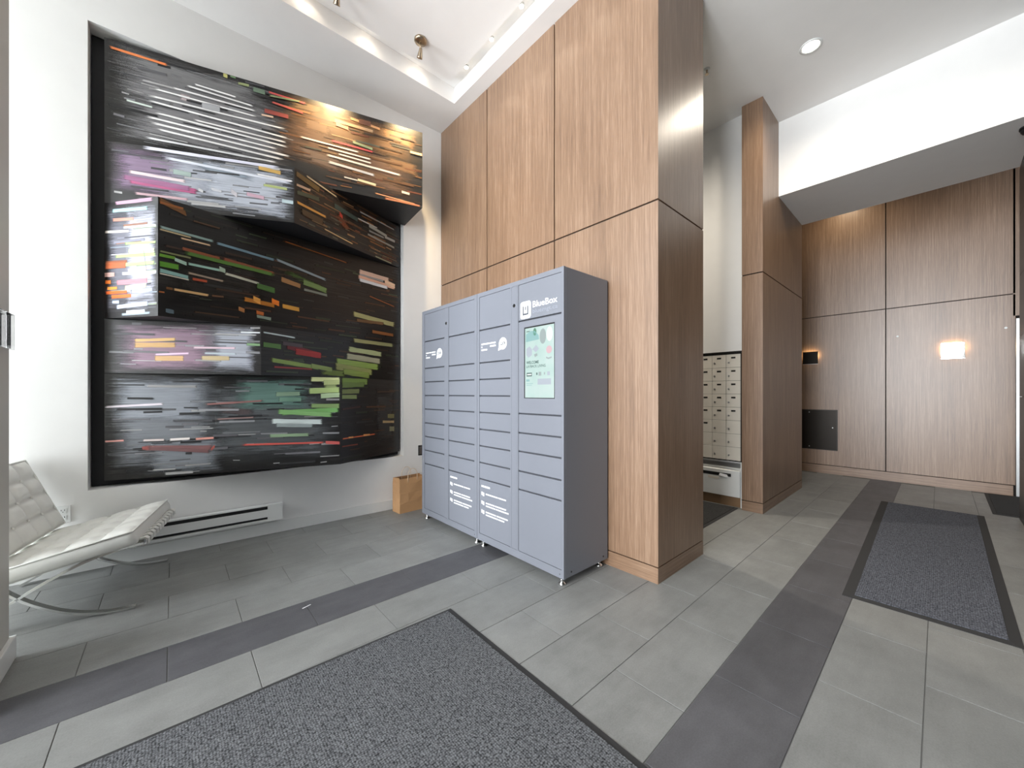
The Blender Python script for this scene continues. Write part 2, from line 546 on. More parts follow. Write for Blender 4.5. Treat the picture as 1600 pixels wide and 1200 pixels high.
# painted strokes per folded face, broad pale washes with window sheen painted in: start s,z  end s,z  width  r,g,b (metres along the face)
STROKES = {
 'A': [  # grey washes add window sheen; brown ones add spotlight warmth to brown paint
  (0.017,3.661,1.046,3.661,0.4047,128,127,127,0), (0.017,3.439,1.237,3.419,0.6142,134,132,133,0), (1.069,3.686,2.296,3.686,0.3542,118,84,52,0),
  (1.023,3.512,2.309,3.318,0.4121,112,84,64,0), (0.024,3.8,0.362,3.791,0.0193,230,130,70,1), (0.519,3.703,0.799,3.692,0.0124,240,238,235,1),
  (0.467,3.675,0.918,3.657,0.0135,240,238,235,1), (0.377,3.628,0.94,3.622,0.0134,235,232,230,1), (0.275,3.582,0.949,3.576,0.0134,240,238,235,1),
  (0.234,3.519,1.15,3.535,0.0135,240,238,235,1), (0.234,3.48,1.183,3.461,0.0145,240,238,235,1), (0.118,3.441,0.275,3.435,0.0145,215,225,215,1),
  (0.507,3.42,1.164,3.422,0.0138,235,232,228,1), (0.275,3.401,1.169,3.385,0.0146,238,236,232,1), (0.223,3.355,1.093,3.347,0.0144,240,238,235,1),
  (0.242,3.317,1.193,3.308,0.0156,240,238,235,1), (0.29,3.278,1.14,3.266,0.0156,240,238,235,1), (0.223,3.194,1.093,3.231,0.0155,235,235,235,1),
  (1.251,3.504,1.743,3.5,0.0145,240,225,205,1), (1.464,3.468,1.845,3.462,0.0148,235,222,205,1), (1.558,3.437,1.85,3.427,0.0149,235,222,205,1),
  (1.458,3.403,2.128,3.381,0.018,240,225,205,1), (1.474,3.344,1.879,3.319,0.0237,205,200,195,1), (1.606,3.238,1.732,3.234,0.0119,235,222,205,1),
  (1.721,3.243,1.891,3.23,0.0241,235,215,170,1), (1.5,3.543,1.873,3.536,0.0178,200,80,80,1), (1.013,3.814,1.301,3.807,0.0166,200,85,80,1),
  (1.041,3.737,1.286,3.717,0.0167,185,85,75,1), (0.986,3.647,1.174,3.648,0.0384,150,70,60,1), (0.968,3.604,1.06,3.611,0.0163,235,200,170,1),
  (1.516,3.733,1.873,3.731,0.0297,190,150,110,1), (1.655,3.795,1.931,3.773,0.0241,205,150,100,1), (1.537,3.705,1.65,3.693,0.0352,205,140,110,1),
  (1.677,3.582,1.862,3.563,0.024,150,160,120,1), (1.873,3.153,2.265,3.129,0.0124,200,140,95,1), (1.96,3.124,2.309,3.121,0.0188,190,120,80,1),
  (2.122,3.223,2.202,3.217,0.0252,240,215,185,1), (1.164,3.778,1.464,3.792,0.0793,120,95,65,0), (1.261,3.642,1.516,3.634,0.1144,125,95,70,0),
  (1.732,3.79,1.845,3.795,0.0481,110,70,50,1), (1.902,3.751,2.265,3.734,0.1495,150,110,70,0), (1.96,3.493,2.296,3.468,0.1253,120,88,58,0),
  (1.569,3.329,2.202,3.305,0.0851,115,85,60,0), (1.212,3.375,1.622,3.331,0.1377,115,95,82,0), (2.202,3.634,2.325,3.637,0.0255,235,190,140,1),
  (0.807,3.811,0.887,3.818,0.0213,150,160,110,1), (0.709,3.844,0.738,3.839,0.0314,200,195,120,1), (0.755,3.851,0.794,3.849,0.0158,120,150,110,1),
  (0.909,3.799,1,3.799,0.0432,110,130,110,1), (1.023,3.785,1.261,3.811,0.0166,130,140,100,1), (0.428,3.58,0.507,3.577,0.0605,190,175,175,0),
  (0.567,3.552,0.692,3.557,0.0516,170,170,172,1),
 ],
 'B': [  # silvery washes paint window sheen into the grey
  (0.011,2.927,0.625,2.892,0.3624,140,118,142,0), (0.297,2.894,1.244,2.866,0.4275,168,171,180,0), (0.541,2.905,1.244,2.855,0.407,186,190,199,0),
  (0.226,3.096,1.156,3.084,0.025,215,213,225,1), (0.357,3.041,1.24,2.971,0.0202,210,212,220,1), (0.141,2.901,0.508,2.879,0.0242,225,205,205,1),
  (0.141,2.835,0.583,2.811,0.0437,175,85,125,1), (0.102,2.857,0.541,2.825,0.0387,150,95,130,1), (0.179,2.745,0.521,2.743,0.0194,200,165,170,1),
  (0.987,3.063,1.156,3.043,0.031,205,165,90,1), (0.973,3.009,1.24,2.987,0.0156,225,222,222,1), (1.023,2.929,1.202,2.919,0.0208,175,185,120,1),
  (0.906,2.841,1.036,2.823,0.0308,195,160,172,1), (0.801,2.852,0.845,2.817,0.0405,190,185,188,1), (0.667,2.848,0.74,2.833,0.02,195,195,198,1),
  (0.583,2.831,0.617,2.816,0.0248,190,190,190,1), (0.418,2.944,0.541,2.934,0.0393,150,165,158,1), (1.156,2.819,1.244,2.815,0.0314,180,195,198,1),
  (0.541,3.027,0.973,2.968,0.0604,140,150,160,0),
 ],
 'C': [
  (0.006,2.908,0.664,2.936,0.343,52,42,32,0), (0.012,2.973,0.146,2.985,0.0215,215,180,150,1), (0.006,3.065,0.239,3.03,0.0489,110,85,40,1),
  (0.098,3.092,0.418,3.052,0.0141,205,185,150,1), (0.012,2.831,0.303,2.821,0.0219,210,150,70,1), (0.271,2.711,0.601,2.687,0.0118,195,165,120,1),
  (0.398,2.89,0.571,2.799,0.0838,110,55,30,0), (0.439,2.914,0.475,2.893,0.0416,170,50,35,1), (0.012,2.91,0.239,2.951,0.038,75,80,60,1),
  (0.664,3.035,1.169,3.043,0.0132,170,170,165,1), (0.601,2.958,0.915,2.964,0.0128,200,195,185,1), (0.786,2.946,1.053,2.929,0.0332,165,165,155,1),
  (0.761,2.853,1.169,2.846,0.0201,160,160,150,1), (1.006,2.912,1.169,2.917,0.0276,175,175,170,1), (0.786,2.894,1.006,2.898,0.0198,150,150,145,1),
  (0.871,2.664,1.12,2.662,0.0135,150,150,120,1), (0.37,2.966,0.664,2.941,0.0482,60,75,70,1), (0.057,2.772,0.271,2.762,0.055,80,60,35,1),
 ],
 'D': [  # pale wash near the fold is painted-in window sheen
  (0.005,2.237,0.486,2.226,0.8212,120,120,130,0), (0.19,2.231,0.486,2.226,0.8343,190,191,204,0), (0.072,2.582,0.405,2.574,0.0277,165,210,210,1),
  (0.077,2.516,0.278,2.508,0.0232,225,150,130,1), (0.003,2.434,0.237,2.423,0.0186,235,225,215,1), (0.173,2.452,0.479,2.445,0.0184,230,232,235,1),
  (0.19,2.335,0.479,2.326,0.0183,170,205,130,1), (0.101,2.248,0.479,2.24,0.023,175,205,130,1), (0.22,2.277,0.468,2.268,0.0367,205,215,170,1),
  (0.011,2.207,0.22,2.203,0.0279,150,85,55,1), (0.101,2.183,0.468,2.182,0.0276,180,200,140,1), (0.003,2.119,0.101,2.118,0.0327,205,165,155,1),
  (0.161,2.119,0.485,2.113,0.0229,225,225,232,1), (0.011,2.067,0.066,2.064,0.0281,225,115,40,1), (0.113,2.056,0.405,2.058,0.0369,215,140,150,1),
  (0.029,2.019,0.125,2.018,0.0233,245,150,60,1), (0.011,1.987,0.22,1.986,0.0233,235,105,40,1), (0.066,1.956,0.255,1.956,0.0279,240,110,40,1),
  (0.19,2.015,0.394,2.022,0.0322,235,215,175,1), (0.077,1.918,0.143,1.915,0.0233,175,195,220,1), (0.113,1.879,0.411,1.894,0.0323,190,200,220,1),
  (0.202,1.838,0.382,1.84,0.0276,225,232,240,1), (0.101,2.634,0.451,2.633,0.0276,190,150,170,1), (0.365,2.28,0.388,2.142,0.0183,120,115,125,1),
  (0.011,2.184,0.208,2.181,0.0466,190,100,60,1), (0.22,2.129,0.394,2.141,0.0276,215,190,180,1), (0.249,1.984,0.451,1.992,0.0275,170,175,190,1),
 ],
 'E': [
  (0.011,2.092,0.747,2.16,0.4487,38,34,30,0), (0.004,2.627,0.159,2.579,0.0418,115,75,35,1), (0.004,2.609,0.144,2.611,0.0185,160,95,40,1),
  (0.004,2.436,0.324,2.426,0.019,150,175,170,1), (0.004,2.418,0.188,2.413,0.0116,200,180,140,1), (0.119,2.391,0.304,2.39,0.012,235,200,160,1),
  (0.324,2.421,0.747,2.397,0.0209,120,150,165,1), (0.747,2.408,1.184,2.327,0.0231,150,165,172,1), (0.004,2.263,0.188,2.26,0.014,130,130,90,1),
  (0.126,2.318,0.368,2.304,0.0243,140,75,45,1), (0.368,2.309,0.747,2.281,0.0263,140,75,50,1), (0.133,2.292,0.747,2.27,0.0305,85,125,50,1),
  (0.004,2.236,0.097,2.235,0.023,105,155,50,1), (0.004,2.173,0.115,2.174,0.0415,90,145,45,1), (0.087,2.227,0.159,2.209,0.0282,175,205,190,1),
  (0.004,2.127,0.17,2.112,0.0279,140,180,175,1), (0.159,2.214,0.385,2.213,0.0195,165,205,190,1), (0.352,2.225,0.393,2.215,0.0402,175,195,175,1),
  (0.385,2.198,0.636,2.168,0.0208,205,205,185,1), (0.159,2.147,0.385,2.132,0.0147,170,150,130,1), (0.004,2.104,0.173,2.094,0.0093,220,210,195,1),
  (0.188,2.107,0.28,2.108,0.0194,170,75,45,1), (0.004,1.973,0.035,1.974,0.0114,190,110,60,1), (0.042,2.008,0.08,2.007,0.0185,110,70,35,1),
  (0.08,2.007,0.292,2.003,0.0191,215,175,120,1), (0.304,2.005,0.385,2.011,0.015,110,75,50,1), (0.513,2.021,0.747,2.006,0.0375,190,120,40,1),
  (0.58,2.04,0.636,2.018,0.048,240,170,80,1), (0.717,2.044,0.777,2.028,0.0496,240,130,40,1), (0.797,2.015,0.944,2.006,0.0397,225,165,70,1),
  (0.478,1.937,0.522,1.924,0.0363,180,120,70,1), (0.603,1.927,0.66,1.92,0.0322,200,110,50,1), (0.603,1.895,0.717,1.886,0.027,150,165,150,1),
  (0.038,1.847,0.087,1.841,0.0323,95,110,120,1), (0.777,2.333,1.196,2.227,0.0698,70,95,40,0), (0.787,2.247,0.955,2.217,0.0454,165,120,75,1),
  (0.966,2.265,1.19,2.225,0.0535,120,145,85,1), (0.971,2.197,1.196,2.184,0.0238,135,140,130,1), (0.603,2.15,0.747,2.133,0.0488,75,115,55,1),
  (1.506,2.467,1.798,2.456,0.0268,150,150,150,1), (1.506,2.493,1.861,2.484,0.0471,215,180,160,1), (1.493,2.438,1.933,2.416,0.0406,225,175,150,1),
  (1.506,2.409,1.845,2.397,0.0336,225,225,228,1), (1.798,2.456,1.933,2.43,0.0558,225,190,160,1), (1.438,2.053,1.933,2.006,0.0538,165,160,110,1),
  (1.472,1.994,1.798,2.001,0.0333,110,80,50,1), (1.648,1.9,1.917,1.891,0.0343,130,80,40,1), (0.797,2.584,1.405,2.544,0.0119,150,85,35,1),
  (1.612,2.267,1.933,2.204,0.0137,130,75,40,1), (0.188,2.542,0.364,2.539,0.0147,80,55,35,1),
 ],
 'F': [  # pale wash at the right end paints in window sheen
  (0.011,1.594,1.006,1.606,0.3831,120,116,124,0), (0.064,1.592,0.71,1.608,0.3793,150,122,138,0), (0.667,1.6,0.973,1.601,0.3947,175,178,188,0),
  (0.175,1.647,0.442,1.666,0.0242,215,175,115,1), (0.175,1.613,0.442,1.622,0.0387,200,160,105,1), (0.301,1.545,0.529,1.561,0.0146,225,195,215,1),
  (0.301,1.516,0.492,1.521,0.039,205,165,115,1), (0.541,1.606,0.836,1.61,0.015,225,195,205,1), (0.617,1.564,0.84,1.565,0.0151,185,195,200,1),
  (0.6,1.528,0.796,1.528,0.035,190,170,130,1), (0.862,1.738,1.006,1.739,0.0128,225,228,230,1), (0.906,1.643,1.006,1.642,0.0205,130,165,120,1),
 ],
 'G': [
  (0.009,1.746,0.272,1.732,0.0133,200,215,215,1), (0.009,1.648,0.157,1.642,0.0421,90,130,70,1), (0.187,1.656,0.49,1.595,0.0562,110,40,45,1),
  (0.262,1.615,0.508,1.597,0.0568,165,50,48,1), (0.067,1.528,0.49,1.484,0.0387,140,165,90,1), (0.081,1.471,0.431,1.469,0.0165,150,60,60,1),
  (0.401,1.502,0.615,1.473,0.041,150,170,100,1), (0.472,1.454,0.782,1.438,0.0723,130,150,75,0), (0.768,1.687,1.175,1.666,0.0521,170,180,135,1),
  (0.747,1.617,1.158,1.59,0.0583,165,165,140,1), (0.641,1.559,1.134,1.527,0.0638,140,165,85,1), (0.628,1.51,1.054,1.47,0.0632,150,155,95,1),
  (0.713,1.466,1.023,1.434,0.0637,140,160,80,1), (0.817,1.778,1.327,1.778,0.0399,150,150,105,1), (0.157,1.674,0.339,1.667,0.033,80,70,75,1),
 ],
 'H': [  # smoky grey paint, washes lightened to carry window sheen
  (0.003,1.016,0.695,1.016,0.7632,130,133,138,0), (0.007,1.201,0.653,1.201,0.3934,152,156,163,0), (0.509,1.023,1.573,0.989,0.7028,92,95,97,0),
  (0.758,1.248,1.362,1.248,0.2991,108,140,130,0), (0.203,0.762,0.716,0.767,0.3008,138,142,148,0), (0.003,1.152,0.341,1.172,0.0168,225,215,222,1),
  (0.003,0.899,0.112,0.902,0.0142,225,160,150,1), (0.214,0.897,0.345,0.895,0.0171,225,210,205,1), (0.372,0.894,0.501,0.897,0.02,240,230,225,1),
  (0.53,0.891,0.653,0.895,0.0179,230,160,145,1), (0.217,0.838,0.648,0.818,0.04,130,90,90,1), (0.21,0.839,0.277,0.835,0.0292,150,80,75,1),
  (0.632,0.803,0.657,0.827,0.0258,170,90,80,1), (0.832,0.828,1.454,0.815,0.0165,215,95,85,1), (1.454,0.815,1.576,0.803,0.0288,190,90,85,1),
  (0.591,1.164,0.989,1.191,0.0158,150,105,100,1), (0.653,1.122,0.934,1.09,0.0631,85,75,75,0), (0.661,1.08,0.665,0.998,0.0103,190,170,165,1),
  (0.665,1.044,0.925,1.053,0.0105,150,120,115,1), (1.039,1.017,1.438,0.999,0.0446,205,215,212,1), (1.072,0.983,1.362,0.968,0.0333,150,160,158,1),
  (1.025,0.893,1.332,0.89,0.0276,140,165,130,1), (1.104,1.086,1.573,1.105,0.0451,115,165,95,1), (1.081,1.098,1.516,1.06,0.0449,130,175,110,1),
  (1.337,1.143,1.576,1.14,0.0401,125,150,95,1), (1.337,1.378,1.576,1.378,0.0401,190,195,140,1), (1.438,1.348,1.576,1.355,0.0461,165,175,120,1),
  (1.322,1.273,1.576,1.285,0.0515,165,185,120,1), (1.413,1.228,1.576,1.239,0.046,170,190,150,1), (1.072,1.245,1.263,1.251,0.0386,130,155,130,1),
  (1.095,1.201,1.273,1.2,0.0387,110,145,125,1), (1.438,1.325,1.568,1.314,0.0691,150,165,110,0), (0.24,0.837,0.632,0.788,0.03,120,85,85,1),
 ],
 'I': [
  (0.442,1.023,0.765,1.005,0.6752,60,60,60,0), (0.007,1.368,0.351,1.368,0.0608,120,145,70,1), (0.007,1.326,0.307,1.339,0.0484,110,130,70,1),
  (0.007,1.268,0.238,1.275,0.048,120,130,80,1), (0.007,1.221,0.204,1.22,0.0418,135,150,95,1), (0.007,0.837,0.461,0.839,0.0123,205,100,60,1),
  (0.091,0.84,0.155,0.839,0.018,225,150,90,1), (0.281,0.844,0.378,0.841,0.019,220,150,90,1), (0.007,0.767,0.221,0.764,0.012,120,60,45,1),
  (0.558,0.956,0.754,0.943,0.0274,190,165,120,1), (0.638,1.012,0.754,1.006,0.0483,130,125,80,1), (0.669,0.873,0.754,0.866,0.0554,140,140,110,1),
  (0.007,1.105,0.263,1.126,0.0181,70,45,40,1),
 ],
}


# ================================================================== THE SETTING
CEIL = 4.335


def W(u, d, z):
    """point on / in front of the artwork wall: u along it, d into the room"""
    return (u, 3.93 + 0.03 * (2.37 - u) - d, z)


def wbox(mb, u0, u1, d0, d1, z0, z1):
    pts = [W(u0, d1, 0), W(u1, d1, 0), W(u1, d0, 0), W(u0, d0, 0)]
    mb.prism(pts, z0, z1)
    return mb


# ---- floor : grout slab with single tiles
floor = MB().box(-3.1, 7.85, -2.7, 4.2, -0.12, -0.0035).build('floor', M['grout'])
tag(floor, kind='structure', label='grey porcelain tile floor laid in running bond with two charcoal bands')
TP, TR = 0.607, 0.3125
tile_me = {}
for key in ('tile', 'tile_dark'):
    tile_me[key] = MB().box(-TP / 2 + 0.0016, TP / 2 - 0.0016, -TR / 2 + 0.0016, TR / 2 - 0.0016, -0.0034, 0.0, 0.0012).mesh('floor_tile', M[key])
for k in range(-4, 13):
    y = 0.04 + TR * (k + 0.5)
    off = -0.02 if k % 2 else -0.02 + TP / 2
    for n in range(-5, 14):
        x = off + TP * (n + 0.5)
        if x < -2.2 or x > 7.8 or (2.72 < x < 2.80 and y > 1.4) or (y > 4.0 and x > -0.5):
            continue
        if y < -0.7 and (x < 0.9 or x > 6.5): continue
        if y > 3.0 and x > 4.9: continue
        if y > 1.6 and 4.9 < x < 6.0: continue
        if x < -1.3 and y < 2.6: continue
        inst('floor_tile', tile_me['tile_dark' if k in (1, 7) else 'tile'], floor, (x, y, 0.0))

# ---- artwork wall (left) with its recess
RU0, RU1, RZ0, RZ1 = -0.453, 1.905, 0.562, 3.90
mb = MB()
wbox(mb, -3.0, RU0, -0.2, 0, 0, CEIL)
wbox(mb, RU1, 7.75, -0.2, 0, 0, CEIL)
wbox(mb, RU0, RU1, -0.2, 0, 0, RZ0)
wbox(mb, RU0, RU1, -0.2, 0, RZ1, CEIL)
wbox(mb, -3.0, 7.75, -0.26, -0.2, 0, CEIL)
wl = tag(mb.build('wall_left', M['white_wall']), kind='structure', label='white painted wall with a wide recess for the relief artwork')
mb = MB()
wbox(mb, -2.8, 2.37, 0.0, 0.012, 0.0, 0.10)
tag(mb.build('baseboard_left', M['trim_white']), kind='structure', label='low white baseboard under the artwork')

# ---- ceiling with the cove tray
TX0, TX1, TY0, TY1 = -0.35, 2.232, 0.6, 3.43
mb = MB()
mb.box(-3.1, TX0, -2.7, 4.2, CEIL, 4.56).box(TX1, 7.85, -2.7, 4.2, CEIL, 4.56)
mb.box(TX0, TX1, -2.7, TY0, CEIL, 4.56).box(TX0, TX1, TY1, 4.2, CEIL, 4.56)
mb.box(TX0, TX1, TY0, TY1, 4.50, 4.56)
mb.box(TX0 + 0.12, TX1 - 0.12, TY0 + 0.12, TY1 - 0.12, 4.43, 4.50)
ceil = tag(mb.build('ceiling', M['ceiling']), kind='structure', label='off-white ceiling with a recessed cove tray')

# ---- bulkhead beam in front of the elevator lobby
tag(MB().box(5.146, 6.25, -0.53, 1.216, 3.493, CEIL).build('ceiling_bulkhead', M['white_wall']), kind='structure', label='deep white bulkhead spanning the lobby')


# ---- wood panelled walls
def panels_x(parent, x, ys, zs, mat, t=0.014, g=0.006, mb_edge=True):
    """panels facing -X at plane x"""
    for i in range(len(ys) - 1):
        for j in range(len(zs) - 1):
            a, b = ys[i] + (g if i else 0), ys[i + 1] - (g if i < len(ys) - 2 else 0)
            z0, z1 = zs[j] + (g if j else 0), zs[j + 1] - (g if j < len(zs) - 2 else 0)
            MB().box(x, x + t, a, b, z0, z1).build('panel', mat, parent)


def panels_y(parent, y, xs, zs, mat, t=0.014, g=0.006):
    """panels facing -Y at plane y"""
    for i in range(len(xs) - 1):
        for j in range(len(zs) - 1):
            a, b = xs[i] + (g if i else 0), xs[i + 1] - (g if i < len(xs) - 2 else 0)
            z0, z1 = zs[j] + (g if j else 0), zs[j + 1] - (g if j < len(zs) - 2 else 0)
            MB().box(a, b, y, y + t, z0, z1).build('panel', mat, parent)


PX0, PX1, PY0 = 2.371, 3.085, 1.224
wc = tag(MB().box(PX0 + 0.014, PX1 - 0.002, PY0 + 0.014, 3.925, 0, CEIL - 0.001).build('wall_center', M['gap']), kind='structure', label='oak veneer panelled wall block behind the parcel lockers')
panels_x(wc, PX0, [PY0, 2.132, 3.043, 3.925], [0.112, 2.525, CEIL - 0.001], M['wood'])
panels_y(wc, PY0, [PX0 + 0.014, PX1], [0.112, 2.525, CEIL - 0.001], M['wood'])
MB().box(PX0, PX0 + 0.014, PY0, 3.925, 0, 0.104).build('base_board', M['wood_base_y'], wc)
MB().box(PX0 + 0.014, PX1, PY0, PY0 + 0.014, 0, 0.104).build('base_board', M['wood_base_x'], wc)

QX0, QX1, QY0, QY1 = 4.565, 6.25, 1.216, 1.412
wd = tag(MB().box(QX0 + 0.014, QX1, QY0 + 0.014, QY1, 0, CEIL - 0.001).build('wall_divider', M['gap']), kind='structure', label='slim oak veneer fin wall between mailboxes and elevator lobby')
panels_x(wd, QX0, [QY0, QY1], [0.112, 2.515, CEIL - 0.001], M['wood'])
panels_y(wd, QY0, [QX0 + 0.014, QX1], [0.112, 2.515, CEIL - 0.001], M['wood'])
MB().box(QX0, QX0 + 0.014, QY0, QY1, 0, 0.104).build('base_board', M['wood_base_y'], wd)
MB().box(QX0 + 0.014, QX1, QY0, QY0 + 0.014, 0, 0.104).build('base_board', M['wood_base_x'], wd)

BX = 7.655
wb = tag(MB().box(BX + 0.014, BX + 0.2, -2.6, 4.0, 0, CEIL - 0.001).build('wall_back', M['gap']), kind='structure', label='oak panelled back wall of the elevator lobby')
panels_x(wb, BX, [-0.616, 0.512, 1.62, 2.73, 3.9], [0.135, 2.468, CEIL - 0.001], M['wood'])
panels_x(wb, BX, [-2.6, -1.7, -0.60], [2.2, CEIL - 0.001], M['wood'])
MB().box(BX - 0.006, BX + 0.014, -0.60, 3.9, 0, 0.126).build('base_board', M['wood_base_y'], wb)

# steel-framed door in the back wall
dr = MB().box(BX - 0.02, BX + 0.016, -0.655, -0.618, 0, 2.165, 0.003).box(BX - 0.02, BX + 0.016, -1.66, -1.61, 0, 2.165, 0.003).box(BX - 0.02, BX + 0.016, -1.61, -0.655, 2.115, 2.165, 0.003).build('door_1', M['steel'])
tag(dr, kind='structure', label='steel framed lobby door')
MB().box(BX - 0.004, BX + 0.012, -1.606, -0.659, 0.006, 2.11).build('door_leaf', M['steel'], dr)

# dark stone wall along the right side of the lobby
ws = tag(MB().box(-2.976, 6.288, -0.70, -0.546, 0, CEIL).build('wall_right', M['gap']), kind='structure', label='dark stone clad wall beside the elevator lobby')
sx = [-2.976 + 0.579 * i for i in range(16)] + [6.302]
for z0, z1 in ((0, 0.62), (0.62, 1.22), (1.22, 1.82), (1.82, 2.42), (2.42, 3.02), (3.02, 3.62), (3.62, CEIL)):
    for xa, xb in zip(sx[:-1], sx[1:]):
        if xb > 5.14 and z1 > 3.4:
            z1 = min(z1, 3.491)
        if z1 - z0 > 0.02:
            MB().box(xa + 0.002, xb, -0.546, -0.532, z0 + 0.002, z1 - 0.002).build('stone_slab', M['stone'], ws)
    MB().box(6.288, 6.302, -0.70, -0.546, z0 + 0.002, min(z1, 3.49) - 0.002).build('stone_slab', M['stone'], ws) if z0 < 3.4 else None

# white mail room wall
tag(MB().box(4.70, 4.86, QY1, 3.86, 0, CEIL).build('wall_mailroom', M['white_wall']), kind='structure', label='white wall above the mailboxes')
# unseen end of the elevator lobby
tag(MB().box(6.31, 7.66, -2.72, -2.6, 0, CEIL).build('wall_side', M['white_wall']), kind='structure', label='white end wall of the elevator lobby')

# ---- entrance wall : jamb return, glazing behind the camera, alcove window
tag(MB().box(-3.05, -0.575, 2.4, 2.90, 0, CEIL).build('wall_entrance', M['jamb']), kind='structure', label='grey painted wall end beside the entrance')
mb = MB().box(-0.575, -0.556, 2.4, 2.90, 0, 0.107, 0.003).box(-0.80, -0.556, 2.90, 2.912, 0, 0.107)
tag(mb.build('baseboard_entrance', M['trim_white']), kind='structure', label='white baseboard wrapping the wall end')


def glazing(name, x, ys, zs, label):
    mb = MB()
    for y in ys: mb.box(x - 0.06, x + 0.06, y - 0.03, y + 0.03, zs[0], zs[-1])
    fr = None
    for z in zs:
        for i in range(len(ys) - 1):
            mb.box(x - 0.055, x + 0.055, ys[i] + 0.03, ys[i + 1] - 0.03, z - 0.03 if z > 0.1 else 0, z + 0.03)
    fr = tag(mb.build(name, M['steel']), kind='structure', label=label)
    for i in range(len(ys) - 1):
        for j in range(len(zs) - 1):
            MB().box(x - 0.004, x + 0.004, ys[i] + 0.03, ys[i + 1] - 0.03, zs[j] + 0.03, zs[j + 1] - 0.03).build('pane', M['glass'], fr)
    return fr


glazing('window_1', -2.9, [-0.50, 0.45, 1.4, 2.37], [0.03, 2.4, 4.30], 'storefront glazing around the entrance door')
glazing('window_2', -2.9, [2.93, 3.97], [0.03, 2.4, 4.30], 'tall alcove window behind the lounge chair')


# ================================================================== RELIEF ARTWORK
ART = thing('relief_artwork', W(0.72, 0.05, RZ0 + 0.003), 'large dark folded relief painting of black canvas tiers with streaked coloured brush strokes', 'artwork')
mb = MB()
wbox(mb, RU0 + 0.003, RU1 - 0.003, -0.175, -0.14, RZ0 + 0.003, RZ1 - 0.003)
mb.build('backing_board', M['black_paint'], ART)
mb = MB()
wbox(mb, -0.372, 1.880, -0.1395, -0.0605, RZ0 + 0.05, 3.862)
mb.build('mounting_box', M['black_paint'], ART)

GREY = [(150, 150, 152), (190, 188, 186), (95, 95, 98), (60, 60, 62), (120, 118, 122), (40, 40, 42)]
WARM = [(120, 78, 42), (150, 100, 55), (92, 66, 44), (70, 52, 38), (165, 130, 90), (110, 60, 38), (84, 84, 70)]
NIGHT = [(62, 44, 34), (50, 58, 40), (78, 56, 40), (58, 58, 58), (70, 82, 60), (44, 38, 34), (96, 62, 40)]
VIVID = [(176, 196, 150), (210, 150, 120), (225, 225, 230), (150, 150, 165), (200, 110, 60), (90, 90, 98), (170, 185, 200)]
SHADES = {'A': GREY, 'B': GREY, 'C': WARM, 'D': VIVID, 'E': NIGHT, 'F': GREY[:3], 'G': NIGHT, 'H': GREY, 'I': NIGHT}


def face_axes(a, b):
    P, Q = Vector(W(a[0], a[1], 0)), Vector(W(b[0], b[1], 0))
    e = Q - P
    L = e.length
    e.normalize()
    return P, e, Vector((e.y, -e.x, 0)), L


